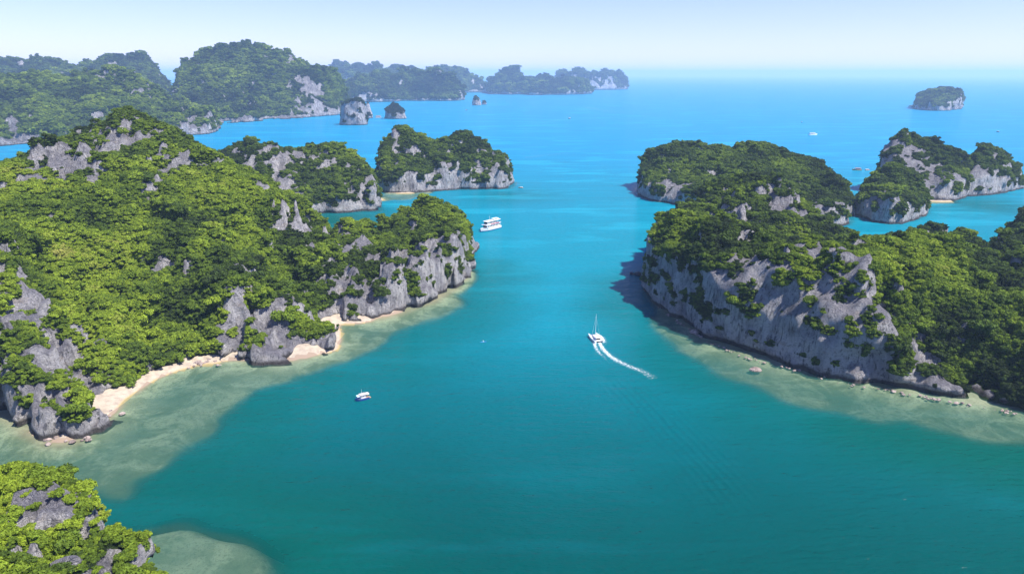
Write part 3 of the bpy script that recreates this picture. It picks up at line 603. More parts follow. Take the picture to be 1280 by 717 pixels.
# ---- sea stacks (free standing rocks)
def stack(px, pb, pt, wpx, seed, label, peak=.0, dep=.8, vox=4.0, w=1.9, k=7.0, mat=None, pointed=False):
    x, y = at0(px, pb); s = y / FPX * 1.02; hw = wpx * s / 2
    z = atY(px, pt, y + hw * dep)[2]
    poly = [(x + hw * math.cos(t) * (1 + .1 * math.sin(3 * t + seed)), y + hw * dep + hw * dep * math.sin(t)) for t in np.linspace(0, 2 * math.pi, 11)[:-1]]
    yc = y + hw * dep
    ct = [(x + peak * hw, yc, z - 3)] + [(x + hw * a, yc + hw * b * dep, z * q * (.50 if pointed else 1) - 3) for a, b, q in ((-.6, 0, .93 - abs(peak) * .9), (.6, 0, .93 - abs(peak) * .6), (0, -.6, .92 - abs(peak) * .5), (0, .6, .95 - abs(peak) * .4))]
    return island(poly, ct, vox, seed, k=k, tint=.24, tvar=.1, tree=2.6, spacing=3.6, veg0=.5, wscale=w, notch=2, name='sea_stack', cat='rock', label=label, mat=mat or ROCK_FAR, round_=5, kind=None, warp=.5, lobes=.5, amp=.7, tufts=.2)
stack(440, 157, 122, 37, 301, 'broad white sea stack with a green cap, largest off the mountain foot')
stack(459, 148, 124, 12, 302, 'narrow white sea stack close behind the broad one')
stack(492, 149, 123, 26, 303, 'pointed grey pyramid sea stack standing right of the broad one', peak=.0, k=3.4, pointed=True)
stack(596, 132, 118, 13, 304, 'small dark hazy sea stack farthest out near mid channel', peak=-.2, vox=4.5, w=2.0)
stack(605, 131, 126, 6, 305, 'tiny rock just right of the farthest small sea stack', vox=3.0, w=1.0)
print('islands done, tree points', sum(len(t) for t in TREE_PTS))

# ------------------------------------------------------------------ water, seabed, beaches
reefs = [S([(600, 338), (597, 352), (585, 372), (548, 400), (500, 426), (462, 448), (400, 466), (345, 478), (318, 496), (288, 522), (250, 556), (205, 590), (150, 616), (110, 622), (60, 622), (-60, 622), (-200, 600), (-200, 480), (0, 500), (120, 470), (300, 430), (420, 380), (560, 340)]),
         S([(60, 640), (150, 636), (200, 636), (250, 643), (290, 660), (318, 684), (335, 706), (352, 745), (340, 800), (100, 800), (-50, 700)]),
         S([(803, 362), (806, 378), (815, 402), (840, 432), (880, 460), (930, 484), (1000, 508), (1080, 526), (1180, 543), (1300, 560), (1450, 590), (1450, 480), (1200, 440), (1000, 400), (840, 350)]),
         S([(470, 250), (500, 252), (530, 246), (545, 240), (520, 232), (470, 240)])]
def axis(lo, hi, step, far_, n=26):
    a = np.arange(lo, hi + step, step); g = np.geomspace(step, far_ - 500, n)
    return np.concatenate([lo - g[::-1], a, hi + g])
gx = axis(-480, 500, 3.0, 45000); gy = axis(60, 960, 3.0, 45000)
GX, GY = np.meshgrid(gx, gy, indexing='ij')
pts = np.column_stack([GX.ravel(), GY.ravel(), np.zeros(GX.size)])
def n2(wl, off): return pnoise(pts, wl, off).reshape(GX.shape)
wX = GX + 9 * n2(34, 1) + 5 * n2(13, 3); wY = GY + 9 * n2(31, 5) + 5 * n2(14, 8)
near = (np.abs(GX) < 700) & (GY > 0) & (GY < 1200)
shoal = np.full(GX.shape, -999.0)
for rp in reefs: shoal = np.maximum(shoal, np.where(near, sdf_poly(wX, wY, chaikin(rp, 2)), -999))
land = np.full(GX.shape, -999.0)
for P in SHORES:
    if P[:, 1].min() > 1150: continue
    land = np.maximum(land, np.where(near, sdf_poly(GX, GY, P), -999))
# depth in metres
dsh = np.clip(-land, 0, 400)
depth_reef = .25 + np.minimum(dsh * .075, 1.7) + .35 * n2(15, 11)
tt = sstep(shoal, -13, 8)
depth = depth_reef * tt + (1 - tt) * (13 + np.minimum(dsh * .05, 9))
depth = depth + .45 * (GX > 90) * (1 - sstep(depth, 3, 6))
depth = np.minimum(depth, .5 + dsh * 1.1 + 3 * (1 - tt))
# beaches: (pixel spine on the waterline, half width in metres)
beaches = [([(128, 516), (142, 500), (165, 484), (196, 468), (232, 458), (262, 454)], 3.0), ([(414, 434), (417, 420), (416, 408), (425, 402), (450, 401), (455, 400)], 3.8), ([(480, 248), (492, 245), (508, 242)], 9.0), ([(1008, 290), (1022, 288), (1035, 289)], 9.0), ([(1165, 252), (1190, 251)], 6.0)]
bz = np.full(GX.shape, -99.0); bid = np.full(GX.shape, -1)
for k_, (sp, hw) in enumerate(beaches):
    Q = np.array(S(sp)); dd = np.full(GX.shape, 1e9)
    for a, b in zip(Q[:-1], Q[1:]):
        e = b - a; t = np.clip(((GX - a[0]) * e[0] + (GY - a[1]) * e[1]) / (e @ e), 0, 1)
        dd = np.minimum(dd, np.hypot(GX - a[0] - t * e[0], GY - a[1] - t * e[1]))
    inl = np.clip(land + 3, -60, 25)
    z = np.where(inl > 0, inl * .16, inl * .22) + .9 - np.maximum(dd - hw, 0) * np.where(land > 0, .03, .22) + .25 * n2(7, 20)
    m = (dd < hw + np.where(land > 0, 22, 12)) & (z > -depth); bz = np.where(m & (z > bz), z, bz); bid = np.where(m, k_, bid)
ground = np.maximum(-depth, bz)
wdepth = np.maximum(-ground, 0)
def grid_faces(nx, ny, m=None):
    i, j = np.meshgrid(np.arange(nx - 1), np.arange(ny - 1), indexing='ij')
    F = np.stack([i * ny + j, (i + 1) * ny + j, (i + 1) * ny + j + 1, i * ny + j + 1], -1).reshape(-1, 4)
    return F if m is None else F[m.ravel()[F].any(1)]
def compact(V, F):
    u, inv = np.unique(F, return_inverse=True); return u, V[u], inv.reshape(F.shape)

# water sheet
WV = np.column_stack([GX.ravel(), GY.ravel(), np.zeros(GX.size)])
# kelvin wake mask and colour body
def seg_d(q):
    Q = np.array(S(q)); dd = np.full(GX.shape, 1e9)
    for a, b in zip(Q[:-1], Q[1:]):
        e = b - a; t = np.clip(((GX - a[0]) * e[0] + (GY - a[1]) * e[1]) / (e @ e), 0, 1)
        dd = np.minimum(dd, np.hypot(GX - a[0] - t * e[0], GY - a[1] - t * e[1]))
    return dd
wake_d = seg_d([(792, 490), (835, 530), (870, 560), (900, 610)])
wm, nt, b = new_mat('sea_water'); n = N(nt); P = n.pos()
sx = n.node('ShaderNodeSeparateXYZ'); n.link(P, sx.inputs[0])
dep = n.attr('depth'); side = n.attr('green')
near_c = (.0002, .052, .050); mid_c = (.0003, .175, .238); far_c = (.0004, .195, .37)  # tones by distance: the view-angle effect is painted into the water colour
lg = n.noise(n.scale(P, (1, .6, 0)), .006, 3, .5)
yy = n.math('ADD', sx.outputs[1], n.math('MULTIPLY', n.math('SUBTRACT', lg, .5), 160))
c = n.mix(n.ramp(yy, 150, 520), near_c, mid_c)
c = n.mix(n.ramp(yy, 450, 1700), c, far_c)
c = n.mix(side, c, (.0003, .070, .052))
st = n.noise(n.scale(P, (.25, 1.0, 0)), .02, 5, .6, .5)
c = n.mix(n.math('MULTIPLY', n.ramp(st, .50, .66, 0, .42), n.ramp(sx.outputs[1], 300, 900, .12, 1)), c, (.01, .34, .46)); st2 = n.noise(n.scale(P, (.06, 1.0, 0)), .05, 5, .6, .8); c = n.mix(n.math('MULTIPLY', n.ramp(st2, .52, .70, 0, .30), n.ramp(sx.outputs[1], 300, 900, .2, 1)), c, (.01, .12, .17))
c = n.mix(n.ramp(dep, .5, 4.5, .8, 0), c, (.040, .128, .092))
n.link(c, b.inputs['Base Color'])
b.inputs['Roughness'].default_value = .9; b.inputs['Specular IOR Level'].default_value = 0.0
w1 = n.noise(n.scale(P, (.5, 1, 0)), .35, 3, .6); w2 = n.noise(n.scale(P, (.6, 1, 0)), .05, 3, .5)
rip = n.node('ShaderNodeTexWave', wave_type='BANDS', bands_direction='X', wave_profile='SIN')
rm = n.node('ShaderNodeMapping'); rm.inputs['Rotation'].default_value = (0, 0, R(-14)); n.link(P, rm.inputs['Vector']); n.link(rm.outputs[0], rip.inputs['Vector'])
rip.inputs['Scale'].default_value = .085; rip.inputs['Distortion'].default_value = 3.0; rip.inputs['Detail Scale'].default_value = .3
w3 = n.noise(n.scale(P, (.35, 1.1, 0)), .13, 4, .65); hh = n.math('ADD', n.math('MULTIPLY', w1, .55), n.math('MULTIPLY', w2, .4))
hh = n.math('ADD', hh, n.math('MULTIPLY', w3, .8)); hh = n.math('ADD', hh, n.math('MULTIPLY', n.math('MULTIPLY', rip.outputs['Fac'], n.attr('wake')), .16))
wnorm = n.bump(hh, 1.5, 1.0); n.link(wnorm, b.inputs['Normal'])
gl = n.node('ShaderNodeBsdfGlossy'); gl.inputs['Roughness'].default_value = .16; n.link(wnorm, gl.inputs['Normal'])
lw = n.node('ShaderNodeLayerWeight'); lw.inputs['Blend'].default_value = .5; n.link(wnorm, lw.inputs['Normal'])
frf = n.math('ADD', n.math('MULTIPLY', n.math('POWER', lw.outputs['Facing'], 5.0), .30), .006)
body = n.node('ShaderNodeMixShader'); n.link(frf, body.inputs[0]); n.link(b.outputs[0], body.inputs[1]); n.link(gl.outputs[0], body.inputs[2])
# clear over the shallows, opaque with depth
ex = n.math('POWER', 2.718, n.math('MULTIPLY', dep, -.36))
al = n.math('SUBTRACT', 1.0, ex, True)
tr = n.node('ShaderNodeBsdfTransparent'); tr.inputs[0].default_value = (.90, .96, .88, 1)
mx = n.node('ShaderNodeMixShader'); n.link(al, mx.inputs[0]); n.link(tr.outputs[0], mx.inputs[1]); n.link(body.outputs[0], mx.inputs[2])
n.link(mx.outputs[0], nt.nodes['Material Output'].inputs['Surface'])
u, V_, F_ = compact(WV, grid_faces(*GX.shape))
water = mesh_np('water', V_, F_, wm, True); tag(water, kind='structure', label='calm turquoise sea between the islands', cat='water')
vattr(water, 'depth', np.where(near, wdepth, 20).ravel()[u])
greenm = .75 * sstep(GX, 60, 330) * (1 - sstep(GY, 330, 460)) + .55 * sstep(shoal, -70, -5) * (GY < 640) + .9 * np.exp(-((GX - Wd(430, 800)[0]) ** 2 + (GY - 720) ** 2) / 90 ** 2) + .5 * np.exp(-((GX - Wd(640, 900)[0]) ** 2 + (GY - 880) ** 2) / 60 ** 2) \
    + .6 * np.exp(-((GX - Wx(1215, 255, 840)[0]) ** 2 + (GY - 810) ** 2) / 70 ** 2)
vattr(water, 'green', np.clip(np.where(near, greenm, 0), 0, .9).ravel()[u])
vattr(water, 'wake', (np.exp(-(wake_d / 14) ** 2)).ravel()[u])

# seabed + beaches
sm, nt, b = new_mat('reef_flat'); n = N(nt); P = n.pos()
a1 = n.noise(P, .055, 6, .65, 1.0); a2 = n.noise(P, .35, 5, .7); a3 = n.noise(P, .018, 3, .5)
c = n.mix(n.ramp(a1, .42, .62), (.15, .17, .105), (.37, .38, .27)); c = n.mix(n.ramp(a2, .48, .66, 0, .55), c, (.075, .085, .055)); c = n.mix(n.ramp(a3, .48, .65, 0, .5), c, (.42, .42, .33)); a4 = n.noise(P, 1.1, 5, .75, .6); c = n.mix(n.ramp(a4, .50, .62, 0, .6), c, (.11, .13, .09))
sz = n.node('ShaderNodeSeparateXYZ'); n.link(P, sz.inputs[0])
c = n.mix(n.ramp(sz.outputs[2], -.8, 0), c, (.27, .20, .145))
n.link(c, b.inputs['Base Color']); b.inputs['Roughness'].default_value = .95
bm_, nt, b = new_mat('beach_sand'); n = N(nt); P = n.pos()
a1 = n.noise(P, .3, 6, .65); sz = n.node('ShaderNodeSeparateXYZ'); n.link(P, sz.inputs[0])
c = n.mix(n.ramp(a1, .35, .7), (.44, .37, .28), (.30, .245, .19)); c = n.mix(n.ramp(sz.outputs[2], -.1, .5, 1, 0), c, (.42, .29, .15))
n.link(c, b.inputs['Base Color']); b.inputs['Roughness'].default_value = .95
n.link(n.bump(n.noise(P, 1.5, 4, .6), .3, .6), b.inputs['Normal'])
GV = np.column_stack([GX.ravel(), GY.ravel(), ground.ravel()])
Fall = grid_faces(*GX.shape)
isb = (bid.ravel()[Fall] >= 0).all(1) & (ground.ravel()[Fall] > -.6).any(1)
isn = near.ravel()[Fall].all(1) & (ground.ravel()[Fall] > -9.5).any(1)
u, V_, F_ = compact(GV, Fall[isn & ~isb]); tag(mesh_np('seabed', V_, F_, sm), kind='structure', label='pale reef flat showing through the shallow water', cat='reef')
bl = ['sandy beach curving along the foot of the left hill', 'small bright sand spit in the cove at the left headland', 'pale beach between the two middle islands', 'tiny sand patch behind the right cliff island', 'pale rubble shore at the foot of the rocky twin islands']
for k_ in range(len(beaches)):
    mk = isb & (bid.ravel()[Fall] == k_).all(1)
    if mk.sum():
        u, V_, F_ = compact(GV, Fall[mk]); tag(mesh_np('beach', V_, F_, bm_), kind='structure', label=bl[k_], cat='beach')

# ------------------------------------------------------------------ haze
hb = MB(); hb.add([(sx_ * 46500, sy_ * 46500, z) for z in (-9.0, 335.0) for sx_, sy_ in ((-1, -1), (1, -1), (1, 1), (-1, 1))],
                  [(3, 2, 1, 0), (4, 5, 6, 7), (0, 1, 5, 4), (1, 2, 6, 5), (2, 3, 7, 6), (3, 0, 4, 7)])
hm = bpy.data.materials.new('haze'); hm.use_nodes = True; hn = hm.node_tree; hn.nodes.clear()
ho = hn.nodes.new('ShaderNodeOutputMaterial'); pv = hn.nodes.new('ShaderNodeVolumePrincipled')
pv.inputs['Color'].default_value = (.54, .73, 1.0, 1); pv.inputs['Density'].default_value = HAZE_DENSITY; pv.inputs['Anisotropy'].default_value = .1
hn.links.new(pv.outputs[0], ho.inputs['Volume'])
tag(hb.build('haze', hm), kind='stuff', label='pale blue sea haze over the whole bay', cat='haze')

# ------------------------------------------------------------------ trees
def crown_mesh(name, seed, nleaf=900, flat=.75):
    rng = np.random.RandomState(seed); nl = rng.randint(6, 10)
    lc = rng.normal(0, .42, (nl, 3)) * (1, 1, .55); lc[:, 2] += .35; lc[0] = (0, 0, .45); lr = rng.uniform(.34, .62, nl)
    which = rng.choice(nl, nleaf, p=lr ** 2 / (lr ** 2).sum())
    dv = rng.normal(0, 1, (nleaf, 3)); dv[:, 2] = np.abs(dv[:, 2]) * 1.1 - .25; dv /= np.linalg.norm(dv, axis=1, keepdims=True)
    c = lc[which] + dv * (lr[which] * rng.uniform(.72, 1.08, nleaf))[:, None] * (1, 1, flat)
    nrm = dv + rng.normal(0, .42, (nleaf, 3)); nrm /= np.linalg.norm(nrm, axis=1, keepdims=True)
    t = np.cross(nrm, rng.normal(0, 1, (nleaf, 3))); t /= np.linalg.norm(t, axis=1, keepdims=True) + 1e-9; b = np.cross(nrm, t)
    s = rng.uniform(.07, .155, nleaf)[:, None]
    V = np.stack([c - t * s * 1.2, c - b * s * .7 + nrm * s * .2, c + t * s * 1.2 - nrm * s * .15, c + b * s * .7 + nrm * s * .2], 1).reshape(-1, 3)
    F = np.arange(nleaf * 4).reshape(-1, 4)
    # inner mass of twigs and shaded leaves so that the crown is not see-through everywhere
    cv, cf = [], []; m = MB()
    for k in range(nl): m.blob(lc[k], lr[k] * .74, lr[k] * .74, lr[k] * .74 * flat, 8, 5)
    me = bpy.data.meshes.new(name)
    vs = [tuple(p) for p in V] + m.v; fs = [tuple(q) for q in F] + [tuple(i + len(V) for i in q) for q in m.f]
    me.from_pydata(vs, [], fs); me.materials.append(LEAF); me.update()
    return me
CROWNS = [crown_mesh('crown', 500 + i, 700, .7 + .07 * (i % 4)) for i in range(6)]
tm = MB(); tm.tube((0, 0, -1.1), (.03, .02, -.3), .085, .065, 7); tm.tube((.03, .02, -.3), (-.02, .03, .45), .065, .035, 7)
tm.tube((.03, .02, -.25), (.34, .12, .35), .04, .018, 6); tm.tube((.03, .02, -.2), (-.3, -.16, .35), .04, .018, 6); tm.tube((.02, .02, 0), (.05, -.3, .5), .035, .015, 6)
trunk_me = bpy.data.meshes.new('trunk'); trunk_me.from_pydata(tm.v, [], tm.f); trunk_me.materials.append(BARK); trunk_me.update()

A = np.concatenate(TREE_PTS)
px, py = proj(A[:, 0], A[:, 1], A[:, 2])
size = A[:, 6] / A[:, 9]
cand = (px > 2) & (px < 1278) & (py > 2) & (py < 714) & (A[:, 10] > .25)
nearA = np.where(cand & (A[:, 11] == 101))[0]; nearA = nearA[np.argsort(-size[nearA])][:230]
nearB = np.where(cand & (A[:, 11] == 11) & (A[:, 1] < 330))[0]; nearB = nearB[np.argsort(-size[nearB])][:35]
nearC = np.where(cand & (A[:, 11] == 41) & (A[:, 6] > 1.6) & (A[:, 1] < 385) & (px > 1050))[0]; nearC = nearC[np.argsort(-size[nearC])][:35]
indiv = np.concatenate([nearA, nearB, nearC]); rest = np.ones(len(A), bool); rest[indiv] = False
def tree(i, label, group, src=[None]):
    a = A[i]; s = a[6]
    root = bpy.data.objects.new('tree', None); COL.objects.link(root); root.location = (a[0], a[1], a[2] - .1 * s); root.scale = (s, s, s); root.rotation_euler = (0, 0, a[8])
    tr_ = bpy.data.objects.new('trunk', trunk_me); cr_ = bpy.data.objects.new('crown', CROWNS[int(i) % 6])
    for o in (tr_, cr_): COL.objects.link(o); o.parent = root
    cr_['tint'] = float(a[7]); tag(root, label, 'tree', group)
# single out trees nothing else resembles, the others of a group share one label
order = nearA[np.argsort(-A[nearA, 7])]
special = {}
if len(nearA):
    sx_, sy_ = px[nearA], py[nearA]
    special[int(nearA[np.argmax(-sx_ * 0 + A[nearA, 6])])] = 'largest bushy tree on the foreground crag'
    for idx_, lb in ((int(nearA[np.argmax(sx_)]), 'rightmost bush on the foreground crag, hanging over the reef water'), (int(nearA[np.argmin(sy_)]), 'topmost bush on the crest of the foreground crag')):
        special.setdefault(idx_, lb)
for i in nearA: tree(i, special.get(int(i), 'yellow green bushy tree growing among grey rocks of the foreground crag'), 'trees on the foreground crag')
for i in nearB: tree(i, 'green tree clinging to the grey rock headland at the left edge', 'trees on the left rock headland')
for i in nearC: tree(i, 'dark green tree growing on the near slope of the right cliff island', 'trees on the right cliff island')

# the forest: far past three hundred crowns, one object, instanced by geometry nodes
B = A[rest]; print('forest points', len(B), 'individual', len(indiv))
pm = bpy.data.meshes.new('forest'); pm.vertices.add(len(B)); pm.vertices.foreach_set('co', B[:, :3].astype(np.float32).ravel())
for nme, arr in (('tsize', B[:, 6]), ('tint', B[:, 7]), ('rotz', B[:, 8])):
    a_ = pm.attributes.new(nme, 'FLOAT', 'POINT'); a_.data.foreach_set('value', arr.astype(np.float32))
forest = bpy.data.objects.new('forest', pm); COL.objects.link(forest)
tag(forest, 'dense subtropical forest covering all the limestone islands and hills', 'forest', kind='stuff')
lib = bpy.data.collections.new('crown_library')
for i, cm in enumerate(CROWNS):
    o = bpy.data.objects.new('crown_source', cm); lib.objects.link(o)
ng = bpy.data.node_groups.new('scatter', 'GeometryNodeTree')
ng.interface.new_socket('Geometry', in_out='INPUT', socket_type='NodeSocketGeometry'); ng.interface.new_socket('Geometry', in_out='OUTPUT', socket_type='NodeSocketGeometry')
gi = ng.nodes.new('NodeGroupInput'); go = ng.nodes.new('NodeGroupOutput')
ci = ng.nodes.new('GeometryNodeCollectionInfo'); ci.inputs['Collection'].default_value = lib; ci.inputs['Separate Children'].default_value = True
m2p = ng.nodes.new('GeometryNodeMeshToPoints'); iop = ng.nodes.new('GeometryNodeInstanceOnPoints'); iop.inputs['Pick Instance'].default_value = True
def na(nm):
    q = ng.nodes.new('GeometryNodeInputNamedAttribute'); q.data_type = 'FLOAT'; q.inputs['Name'].default_value = nm; return q.outputs[0]
cx = ng.nodes.new('ShaderNodeCombineXYZ'); ng.links.new(na('rotz'), cx.inputs[2])
ng.links.new(gi.outputs[0], m2p.inputs[0]); ng.links.new(m2p.outputs[0], iop.inputs['Points']); ng.links.new(ci.outputs[0], iop.inputs['Instance'])
ng.links.new(cx.outputs[0], iop.inputs['Rotation']); ng.links.new(na('tsize'), iop.inputs['Scale']); ng.links.new(iop.outputs[0], go.inputs[0])
md = forest.modifiers.new('scatter', 'NODES'); md.node_group = ng

# ------------------------------------------------------------------ boats
M_white = paint('white_paint', (.80, .80, .78), .35, 0, .05); M_blue = paint('blue_paint', (.02, .08, .30), .4); M_dark = paint('dark_glass', (.02, .025, .03), .12)
M_red = paint('red_paint', (.55, .07, .09), .5); M_wood = paint('deck_wood', (.42, .26, .14), .7); M_rope = paint('steel', (.5, .5, .52), .35, .8)
M_canvas = paint('awning_canvas', (.62, .80, .86), .8); M_pink = paint('brick_red_roof', (.50, .20, .16), .8); M_black = paint('black_rubber', (.02, .02, .02), .7); M_skin = paint('skin', (.45, .27, .19), .6); M_greyw = paint('weathered_white', (.55, .50, .50), .7, 0, .25); M_teal = paint('teal_paint', (.03, .25, .5), .4)

def cruise_boat(px, py, head):
    x, y = at0(px, py); r = empty('cruise_boat', (x, y, 0), head)
    tag(r, 'white double decked cruise boat with blue bow trim and red stripe in mid channel', 'boat')
    m = MB(); m.hull(26, 6.4, 2.0, 1.2, full=.92, rise=.35); m.build('hull', M_white, r)
    m = MB(); m.hull(26.1, 6.5, .55, .6, full=.92, rise=.2); m.build('blue_boot_stripe', M_blue, r)
    m = MB(); m.box(-11.5, 7.5, -2.8, 2.8, 2.0, 4.5, .25, .05, .3); m.build('lower_cabin', M_white, r)
    m = MB(); m.box(-12.2, 9.2, -3.1, 3.1, 4.5, 4.68); m.build('deck_slab', M_white, r)
    m = MB(); m.box(-6.5, 6.6, -2.4, 2.4, 4.68, 6.9, .35, .08, .3); m.build('upper_cabin', M_white, r)
    m = MB(); m.box(-12, 7.4, -2.9, 2.9, 6.9, 7.1); m.build('roof', M_white, r)
    for sy in (-1, 1):
        for k in range(8):
            xx = -10.4 + k * 2.2; y_ = sy * 2.8; mm = MB(); mm.box(xx, xx + 1.4, min(y_, y_ + sy * .06), max(y_, y_ + sy * .06), 2.9, 3.9, b=.01); mm.build('window', M_dark, r)
        for k in range(6):
            xx = -5.9 + k * 2.0; y_ = sy * 2.4; mm = MB(); mm.box(xx, xx + 1.3, min(y_, y_ + sy * .06), max(y_, y_ + sy * .06), 5.3, 6.3, b=.01); mm.build('window', M_dark, r)
    mm = MB(); mm.box(7.3, 7.56, -2.2, 2.2, 2.9, 4.0, b=.02); mm.build('windscreen', M_dark, r)
    mm = MB(); mm.box(6.4, 6.66, -2.0, 2.0, 5.2, 6.4, b=.02); mm.build('windscreen', M_dark, r)
    mm = MB()
    for sy in (-1, 1): mm.box(-9, 3, sy * 3.06 - .05, sy * 3.06 + .05, 4.55, 5.05, b=.01)
    mm.build('red_stripe', M_red, r)
    mm = MB()
    for sy in (-1, 1):
        for k in range(11): mm.tube((-12 + k * .55, sy * 3.0, 4.68), (-12 + k * .55, sy * 3.0, 5.6), .03)
        mm.tube((-12, sy * 3.0, 5.6), (-6.4, sy * 3.0, 5.6), .04)
        for k in range(9): mm.tube((7 + k * .7, sy * (2.9 - k * .28), 2.1), (7 + k * .7, sy * (2.9 - k * .28), 3.1), .03)
        mm.tube((7, sy * 2.9, 3.1), (12.6, sy * .66, 3.1), .04)
        for k in (-11.5, -9.2): mm.tube((k, sy * 2.7, 4.6), (k, sy * 2.7, 6.9), .06)
    mm.build('railing', M_rope, r)
    mm = MB(); mm.box(-10.5, -3, -2, 2, 7.9, 8.0); [mm.tube((a, b_, 7.0), (a, b_, 7.9), .05) for a in (-10, -3.5) for b_ in (-1.8, 1.8)]; mm.build('sun_canopy', M_canvas, r)
    mm = MB(); mm.tube((1, 0, 7.1), (1, 0, 10.8), .12, .06); mm.tube((1, -.8, 9.4), (1, .8, 9.4), .05); mm.build('mast', M_white, r)
    mm = MB(); [mm.blob((k, -3.25, 1.0), .4, .16, .4) for k in (-8, -4, 0, 4)]; mm.build('fender', M_black, r)
    return r
cruise_boat(613, 287, R(230)).scale = (1.05, 1.1, 1.35)

def catamaran(px, py, head):
    x, y = at0(px, py); r = empty('sailing_catamaran', (x, y, 0), head)
    tag(r, 'white sailing catamaran with bare mast leaving a foam wake', 'boat')
    for s in (-1, 1):
        m = MB(); m.hull(12, 1.6, 1.5, .7, y0=s * 2.5, full=.7, rise=.15); m.build('hull', M_white, r)
    m = MB(); m.box(-5.4, 2.6, -2.6, 2.6, 1.1, 1.55, .1, 0, .4); m.build('bridge_deck', M_white, r)
    m = MB(); m.box(-2.6, 2.4, -2.1, 2.1, 1.55, 2.7, .7, .25, .5); m.build('saloon', M_white, r)
    for s in (-1, 1):
        m = MB(); m.box(-1.8, 1.2, s * 2.0 - .04, s * 2.0 + .04, 1.9, 2.35, b=.01); m.build('window', M_dark, r)
    m = MB(); m.box(1.75, 1.95, -1.5, 1.5, 1.85, 2.35, b=.02); m.build('window', M_dark, r)
    m = MB(); m.box(-5.6, -2.0, -2.2, 2.2, 3.15, 3.27); [m.tube((a, b_, 1.5), (a, b_, 3.15), .05) for a in (-5.3, -2.4) for b_ in (-2, 2)]; m.build('bimini', M_white, r)
    m = MB(); m.box(-4.9, -3.4, -1.1, 1.1, 1.56, 1.9); m.build('cockpit_table', M_wood, r)
    m = MB(); m.tube((1.2, 0, 2.6), (1.2, 0, 15.5), .14, .08); m.tube((1.2, 0, 3.6), (-3.8, 0, 3.8), .1); [m.tube((1.2, 0, 14.5), (.6, s * 2.7, 1.5), .02, n=4) for s in (-1, 1)]; m.tube((1.2, 0, 15), (5.8, 0, 1.6), .03, n=4); m.build('mast', M_white, r)
    m = MB(); m.tube((-3.6, 0, 4.05), (.9, 0, 4.0), .22, .16); m.build('furled_sail', M_canvas, r)
    m = MB(); m.box(3.0, 5.4, -1.7, 1.7, 1.2, 1.26); m.build('trampoline', M_rope, r)
    m = MB()
    for s in (-1, 1):
        for k in range(8): m.tube((-5.4 + k * 1.4, s * 3.15, 1.5), (-5.4 + k * 1.4, s * 3.15, 2.2), .025, n=5)
        m.tube((-5.4, s * 3.15, 2.2), (4.4, s * 3.15, 2.2), .025, n=5)
    m.build('railing', M_rope, r)
catamaran(745, 424, R(104))

def junk_boat(px, py, head, L=9.5):
    x, y = at0(px, py); r = empty('fishing_boat', (x, y, 0), head)
    tag(r, 'small blue hulled boat with white awning and mast anchored near the left reef', 'boat')
    m = MB(); m.hull(L, 3.4, 1.1, .6, rise=.5); m.build('hull', M_blue, r)
    m = MB(); m.box(-L / 2 + .2, L / 2 - 1.6, -1.5, 1.5, 1.1, 1.22, b=.2); m.build('deck', M_wood, r)
    m = MB(); m.box(-2.4, 1.6, -1.35, 1.35, 1.22, 2.9, .1, .05, .15); m.build('cabin', M_white, r)
    for s in (-1, 1):
        for k in range(3):
            y_ = s * 1.35; m = MB(); m.box(-1.9 + k * 1.15, -1.2 + k * 1.15, y_ - .05, y_ + .05, 1.9, 2.5, b=.01); m.build('window', M_dark, r)
    m = MB(); m.box(1.5, 1.66, -.9, .9, 1.9, 2.5, b=.01); m.build('windscreen', M_dark, r)
    m = MB(); m.box(-2.7, 2.1, -1.6, 1.6, 2.9, 3.02); m.build('cabin_roof', M_greyw, r)
    m = MB(); m.box(1.9, 3.9, -1.4, 1.4, 2.5, 2.58); [m.tube((3.7, s * 1.2, 1.2), (3.7, s * 1.2, 2.5), .04) for s in (-1, 1)]; m.build('awning', M_canvas, r)
    m = MB(); m.box(-4.9, -2.5, -1.4, 1.4, 2.7, 2.78); [m.tube((-4.6, s * 1.2, 1.2), (-4.6, s * 1.2, 2.7), .04) for s in (-1, 1)]; m.build('awning', M_white, r)
    m = MB(); m.tube((.2, 0, 3.0), (.2, 0, 5.9), .09, .05); m.build('mast', M_white, r)
    m = MB(); m.box(-L / 2 - 1.4, -L / 2 + .1, -1.2, 1.2, .35, .5); m.build('stern_platform', M_wood, r)
    return r
junk_boat(453, 499, R(214)).scale = (.68, .85, .95)

def small_boat(px, py, head, L, label, roof=True, hullm=None, group=None, roofm=None):
    x, y = at0(px, py); r = empty('motor_boat', (x, y, 0), head); tag(r, label, 'boat', group)
    s = L / 12
    m = MB(); m.hull(L, 3.6 * s, 1.4 * s, .6 * s, rise=.5); m.build('hull', hullm or M_white, r)
    m = MB(); m.box(-L * .38, L * .2, -1.4 * s, 1.4 * s, 1.3 * s, 3.2 * s, .2 * s, .1 * s); m.build('cabin', M_white, r)
    m = MB()
    for q in (-1, 1): m.box(-L * .34, L * .15, q * 1.36 * s - .05 * s, q * 1.36 * s + .05 * s, 2.0 * s, 2.7 * s, b=.01)
    m.build('window', M_dark, r)
    if roof: m = MB(); m.box(-L * .42, L * .26, -1.6 * s, 1.6 * s, 3.2 * s, 3.4 * s); m.build('roof', roofm or M_white, r)
small_boat(1016, 169, R(8), 22, 'white motor boat alone on open water beyond the right islands')
small_boat(1071, 213, R(170), 14, 'pink roofed boat, left one of the pair near the dome island', hullm=M_wood, roofm=M_pink)
small_boat(1084, 213, R(10), 8, 'smaller boat, right one of the pair near the dome island', hullm=M_pink)
small_boat(651, 235, R(170), 6.5, 'little boat off the white tip of the middle island', roof=False, hullm=M_wood)
small_boat(712, 148.5, R(60), 14, 'tiny dark boat in the far middle of the bay', hullm=M_black)
